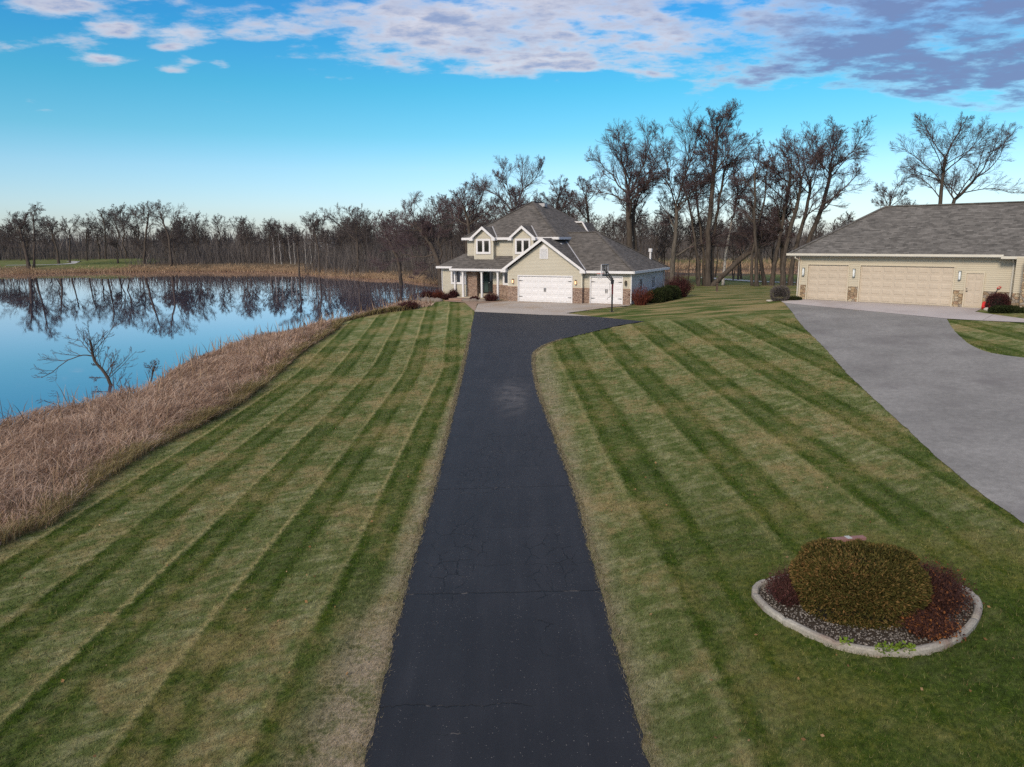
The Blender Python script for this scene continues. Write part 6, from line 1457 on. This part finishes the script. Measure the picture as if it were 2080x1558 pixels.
# a fallen trunk of young birches across the pond
for i, (px_, yy, hh) in enumerate(((-62.5, 201, 8.5), (-60.6, 203, 9.5), (-58.6, 200, 9), (-56.3, 202, 8), (-54.6, 201, 9.5), (-65, 203, 8.), (-50.5, 190, 12.), (-45.8, 186, 11.5))):
    G = auto_tree(900+i, hh, .10, 2, .016, (0, 8, 5, 4, 2))
    plant('birch_tree', px_, yy, meshes(G, M_BIRCH, M_TWIGF), ('thin pale birch stem in the group of birches across the pond' if i < 6 else ('taller pale birch with a fine crown standing apart, right of the birch group' if i == 6 else 'taller pale birch with forked pale limbs, left of the raking limb tree')), group='thin birches across the pond' if i < 6 else None)

# the wood behind: a few kinds, many copies, each a thing of its own
kinds = []
for i, (H, r, st) in enumerate(((15, .30, 0), (17, .34, 0), (14, .24, 1), (18, .30, 1), (16, .26, 1), (12, .16, 2), (13, .2, 0), (11, .13, 2))):
    kinds.append(meshes(auto_tree(400+i, H, r*.85, st, .030, (0, 11, 8, 6, 4)), M_BARK, M_TWIGF))
gw_ = random.Random(21)
def wood(n, fx, fy, label, group, sc=(.8, 1.15), ks=range(8)):
    for i in range(n):
        x, y = fx(), fy()
        for _ in range(30):
            if not (inside([x], [y], POND)[0] or inside([x], [y], POND_BACK)[0]): break
            x, y = fx(), fy()
        plant('woodland_tree', x, y, kinds[gw_.choice(list(ks))], label, 'tree', group, gw_.uniform(0, 6.28), gw_.uniform(*sc))
U = gw_.uniform
wood(44, lambda: U(-215, -105), lambda: U(236, 285), 'bare tree in the dark wood behind the fairway at the far left', 'trees behind the fairway', (.75, 1.05))
wood(44, lambda: U(-108, -48), lambda: U(208, 262), 'bare tree in the dark wood behind the middle of the far shore', 'trees behind the far shore', (.65, .92))
wood(36, lambda: U(-52, -14), lambda: U(178, 235), 'bare tree in the wood behind the oaks left of the house', 'trees behind the oaks', (.65, .92))
wood(30, lambda: U(-16, 14), lambda: U(128, 185), 'bare tree in the wood seen over the house roof', 'trees behind the house', (.75, 1.05))
wood(24, lambda: U(12, 40), lambda: U(100, 134), 'bare tree standing among the cluster behind the white garage', 'trees behind the white garage', (.5, .82), (2, 4, 5, 7))
wood(44, lambda: U(16, 120), lambda: U(200, 265), 'bare tree in the dark wood beyond the far pond on the right', 'trees beyond the far pond', (.7, .95))
wood(16, lambda: U(48, 100), lambda: U(96, 134), 'bare tree behind the tan garage roof', 'trees behind the tan garage', (.5, .68))

def brush():
    """the low tangle of stems under and between the trees, and the haze of twigs of the farther wood"""
    g = np.random.default_rng(77)
    def field(name, n, fx, fy, h, w, lab, mat, lean=.25):
        x = g.uniform(*fx, n); y = g.uniform(*fy, n)
        k = ~inside(x, y, POND) & ~inside(x, y, POND_BACK) & ~((X0 := (x+121)**2/200+(y-226)**2/260) < 1)
        x, y = x[k], y[k]; n = len(x)
        hh = h[0]+(h[1]-h[0])*g.random(n)**2.*(.75+.25*np.sin(x*.22)*np.sin(y*.3+x*.07))
        o = ribbons(name, np.c_[x, y, land(x, y)-.1], hh, g.uniform(*w, n), g.normal(0, lean, (n, 2))*hh[:, None], 0, mat, 2, g=g)
        tag(o, lab, 'undergrowth', kind='stuff')
    MBR = mat_blade('hazed_brush_stems', [(.2, (.052,.046,.045)), (.5, (.098,.087,.083)), (.8, (.17,.148,.138))], 0)  # greyed and lightened so the colour carries the distance haze
    field('undergrowth', 8000, (-230, -104), (243, 300), (1.5, 11.), (.05, .16), 'dark undergrowth of the wood behind the fairway', MBR)
    field('undergrowth', 9500, (-108, -46), (206, 275), (1., 10), (.04, .15), 'dark undergrowth of the wood behind the far shore', MBR)
    field('undergrowth', 11500, (-52, -12), (158, 240), (1., 11), (.03, .12), 'dark undergrowth below the oaks left of the house', MBR)
    field('undergrowth', 9000, (-16, 16), (118, 200), (1, 8), (.03, .10), 'dark undergrowth behind the house', MBR)
    field('undergrowth', 16000, (12, 140), (200, 275), (1., 12), (.05, .14), 'dark undergrowth beyond the far pond on the right', MBR)
    field('far_wood', 16000, (-620, 20), (400, 640), (6, 18.), (.25, .8), 'hazy far wood along the horizon on the left', MBR, .2)
    field('far_wood', 11000, (20, 520), (380, 620), (5, 16.), (.25, .8), 'hazy far wood along the horizon on the right', MBR, .2)
    field('undergrowth', 3200, (13, 24), (100, 130), (.6, 5.5), (.018, .05), 'thin brush among the trunks behind the white garage', M_TWIG)
    field('undergrowth', 5000, (48, 110), (100, 136), (.8, 5.5), (.02, .06), 'thin brush behind the tan garage', M_TWIG)
brush()
# ------------------------------------------------------------------ sky, sun, camera
SUN_AZ, SUN_EL = R(210), R(31)      # azimuth clockwise from +Y: behind the camera, to the left
def build_world():
    w = bpy.data.worlds.new('World'); scene.world = w; w.use_nodes = True
    nt = NT(w.node_tree); N = w.node_tree.nodes; N.clear()
    sky = nt.n('ShaderNodeTexSky', sky_type='NISHITA'); sky.sun_disc = False
    sky.sun_elevation = SUN_EL; sky.sun_rotation = SUN_AZ; sky.air_density = 1.; sky.dust_density = .6; sky.ozone_density = 2.
    D = nt.n('ShaderNodeTexCoord').outputs['Generated']
    x, y, z = nt.xyz(D)[:3]
    el = nt.m('MAXIMUM', z, .0)
    # grade of the clear sky: pale at the horizon, cyan, then deeper blue
    tint = nt.scalev(nt.ramp(el, [(p, tuple(c/2 for c in k)) for p, k in SKY_TINT]), (2, 2, 2))
    hue = nt.n('ShaderNodeHueSaturation', {'Saturation': 1.0, 'Color': sky.outputs[0]})
    clear = nt.mix(1., hue.outputs[0], tint, 'MULTIPLY')
    # clouds: a broken deck high overhead whose far edge lies some way above the horizon
    zz = nt.m('ADD', nt.m('MAXIMUM', z, .012), .12)
    px_ = nt.m('DIVIDE', x, zz); py_ = nt.m('DIVIDE', y, zz)
    P = nt.comb(px_, py_, 0.)
    n1 = nt.noise(nt.scalev(P, (2.2, 2.7, 1)), 1., 9, .6)
    n2 = nt.noise(nt.scalev(P, (6.2, 8.2, 1)), 1., 7, .62)
    front = nt.smooth(y, -.05, .12)
    cov = nt.m('MULTIPLY', nt.m('ADD', nt.m('MULTIPLY', nt.m('SUBTRACT', 1., nt.smooth(py_, 1.75, 2.2)), nt.smooth(px_, -1.5, -.3)), 0.), .75)
    wp = nt.m('MULTIPLY', nt.m('SUBTRACT', nt.noise(P, 2.2, 3, .5), .5), .4)
    pw, pz = nt.m('ADD', px_, wp), nt.m('ADD', py_, wp)
    for cx, cy, sx, sy, wt in CLOUD_PATCHES:
        e = nt.m('ADD', nt.m('POWER', nt.m('DIVIDE', nt.m('SUBTRACT', pw if sx > .15 else px_, cx), sx), 2.), nt.m('POWER', nt.m('DIVIDE', nt.m('SUBTRACT', pz if sx > .15 else py_, cy), sy), 2.))
        cov = nt.m('ADD', cov, nt.m('MULTIPLY', nt.m('EXPONENT', nt.m('MULTIPLY', e, -.75)), wt))
    cov = nt.m('MINIMUM', nt.m('MULTIPLY', cov, front), 1.05)
    cov = nt.m('ADD', cov, nt.m('MULTIPLY', nt.m('SUBTRACT', 1., front), 1.0))  # unseen full cloud added behind the camera to neutralise the blue ambient
    fbm = nt.m('ADD', nt.m('MULTIPLY', n1, .62), nt.m('MULTIPLY', n2, .38))
    dens = nt.m('ADD', nt.m('MULTIPLY', nt.m('SUBTRACT', fbm, .5), 2.1), nt.m('SUBTRACT', nt.m('MULTIPLY', cov, .45), .25))
    a = nt.smooth(dens, -.02, .36)
    dk = nt.smooth(nt.m('ADD', px_, nt.m('MULTIPLY', wp, .8)), .5, 1.3)      # the heavier bank to the right
    thick = nt.m('ADD', nt.m('MULTIPLY', nt.smooth(dens, .1, .6), .6), nt.m('MULTIPLY', dk, nt.m('MULTIPLY', nt.smooth(dens, .0, .3), .85)))
    cc = nt.ramp(nt.m('ADD', thick, nt.m('MULTIPLY', nt.m('SUBTRACT', n2, .5), .9)), CLOUD)
    # long thin streaks low over the horizon
    st = nt.noise(nt.comb(nt.m('MULTIPLY', px_, .05), nt.m('MULTIPLY', z, 42.), 0.), 1.6, 5, .6)
    sm = nt.m('MULTIPLY', nt.m('MULTIPLY', nt.smooth(st, .60, .70), nt.smooth(z, .03, .05)), nt.m('SUBTRACT', 1., nt.smooth(z, .085, .11)))
    col = nt.mix(nt.m('MULTIPLY', sm, .5), clear, CLOUD[0][1])
    col = nt.mix(nt.m('MULTIPLY', a, .95), col, cc)
    bg = nt.n('ShaderNodeBackground', {'Color': col, 'Strength': .1})
    out = nt.n('ShaderNodeOutputWorld'); nt.L.new(bg.outputs[0], out.inputs[0])
    w.cycles.sampling_method = 'MANUAL'; w.cycles.sample_map_resolution = 1024
SKY_TINT = [(0, (1.22, 1.28, 1.62)), (.047, (1.12, 1.32, 1.62)), (.094, (.92, 1.30, 1.53)), (.134, (.58, 1.24, 1.38)), (.19, (.36, 1.22, 1.36)), (.25, (.25, 1.12, 1.50)), (.34, (.26, .95, 1.6)), (.55, (.55, .95, 1.25)), (1, (.8, .95, 1.1))]
CLOUD_PATCHES = ((-0.66,2.53,0.24,0.16,1.1),(-0.39,2.61,0.25,0.21,0.99),(0.01,2.49,0.3,0.29,1.1),(-0.19,2.84,0.31,0.14,0.83),(-0.07,2.98,0.17,0.1,0.85),(0.4,2.83,0.25,0.12,1.08),(0.33,2.55,0.12,0.11,0.9),(0.74,2.71,0.2,0.09,0.89),(0.87,3.01,0.24,0.11,1.01),(1.05,2.52,0.44,0.3,1.44),(1.56,2.67,0.31,0.35,1.58),(1.88,3.08,0.28,0.17,1.06),(0.57,2.48,0.24,0.24,0.83),(-1.4,2.68,0.09,0.06,0.85),(-1.3,2.49,0.11,0.07,0.85),(-1.05,2.52,0.08,0.07,0.85),(-1.13,2.74,0.04,0.06,0.85),(-1.13,2.62,0.09,0.04,0.85),(-1.55,2.52,0.15,0.07,0.85),(-1.31,2.26,0.12,0.06,0.85),(-1.22,2.44,0.06,0.04,0.85),(-1.04,2.8,0.04,0.06,0.85),(-1.23,2.82,0.06,0.06,0.85),(1.28,3.06,0.04,0.04,0.85),(1.05,2.74,0.25,0.12,0.66),(2.5,2.35,0.6,0.5,1.1),(0.9,1.9,1.1,0.4,1.0),(0,0.9,3.0,0.7,1.0),(-1.15,2.1,0.3,0.2,0.8))
CLOUD = [(0, (7.9, 7.7, 8.3)), (.25, (5.8, 5.95, 7.1)), (.55, (3.4, 4.2, 6.3)), (1, (1.9, 2.7, 5.0))]
build_world()
sd = bpy.data.lights.new('sun', 'SUN'); sd.energy = 3.3; sd.angle = R(15); sd.color = (1., .85, .66)
so = bpy.data.objects.new('sun', sd); COL.objects.link(so)
sv = Vector((math.sin(SUN_AZ)*math.cos(SUN_EL), math.cos(SUN_AZ)*math.cos(SUN_EL), math.sin(SUN_EL)))
so.rotation_euler = sv.to_track_quat('Z', 'Y').to_euler(); so.location = sv*60

cd = bpy.data.cameras.new('camera'); cam = bpy.data.objects.new('camera', cd); COL.objects.link(cam)
p, r_ = R(11.006), R(-.36)
c_, s_ = math.cos(p), math.sin(p)
M0 = Matrix(((1, 0, 0), (0, -s_, -c_), (0, c_, -s_)))
RR = Matrix(((math.cos(r_), -math.sin(r_), 0), (math.sin(r_), math.cos(r_), 0), (0, 0, 1)))
MM = RR @ M0
rot = Matrix((MM[0], -Vector(MM[1]), -Vector(MM[2]))).transposed()
cam.matrix_world = Matrix.Translation((0, 0, 6.5)) @ rot.to_4x4()
cd.sensor_width = 36; cd.lens = 1480/2080*36; cd.clip_end = 6000; cd.clip_start = .1
scene.camera = cam
scene.view_settings.view_transform = 'Standard'; scene.view_settings.look = 'None'
scene.view_settings.exposure = 0; scene.view_settings.gamma = 1
scene.render.engine = 'CYCLES'
scene.cycles.max_bounces = 5; scene.cycles.diffuse_bounces = 2; scene.cycles.glossy_bounces = 3; scene.cycles.transmission_bounces = 2
scene.cycles.use_denoising = False
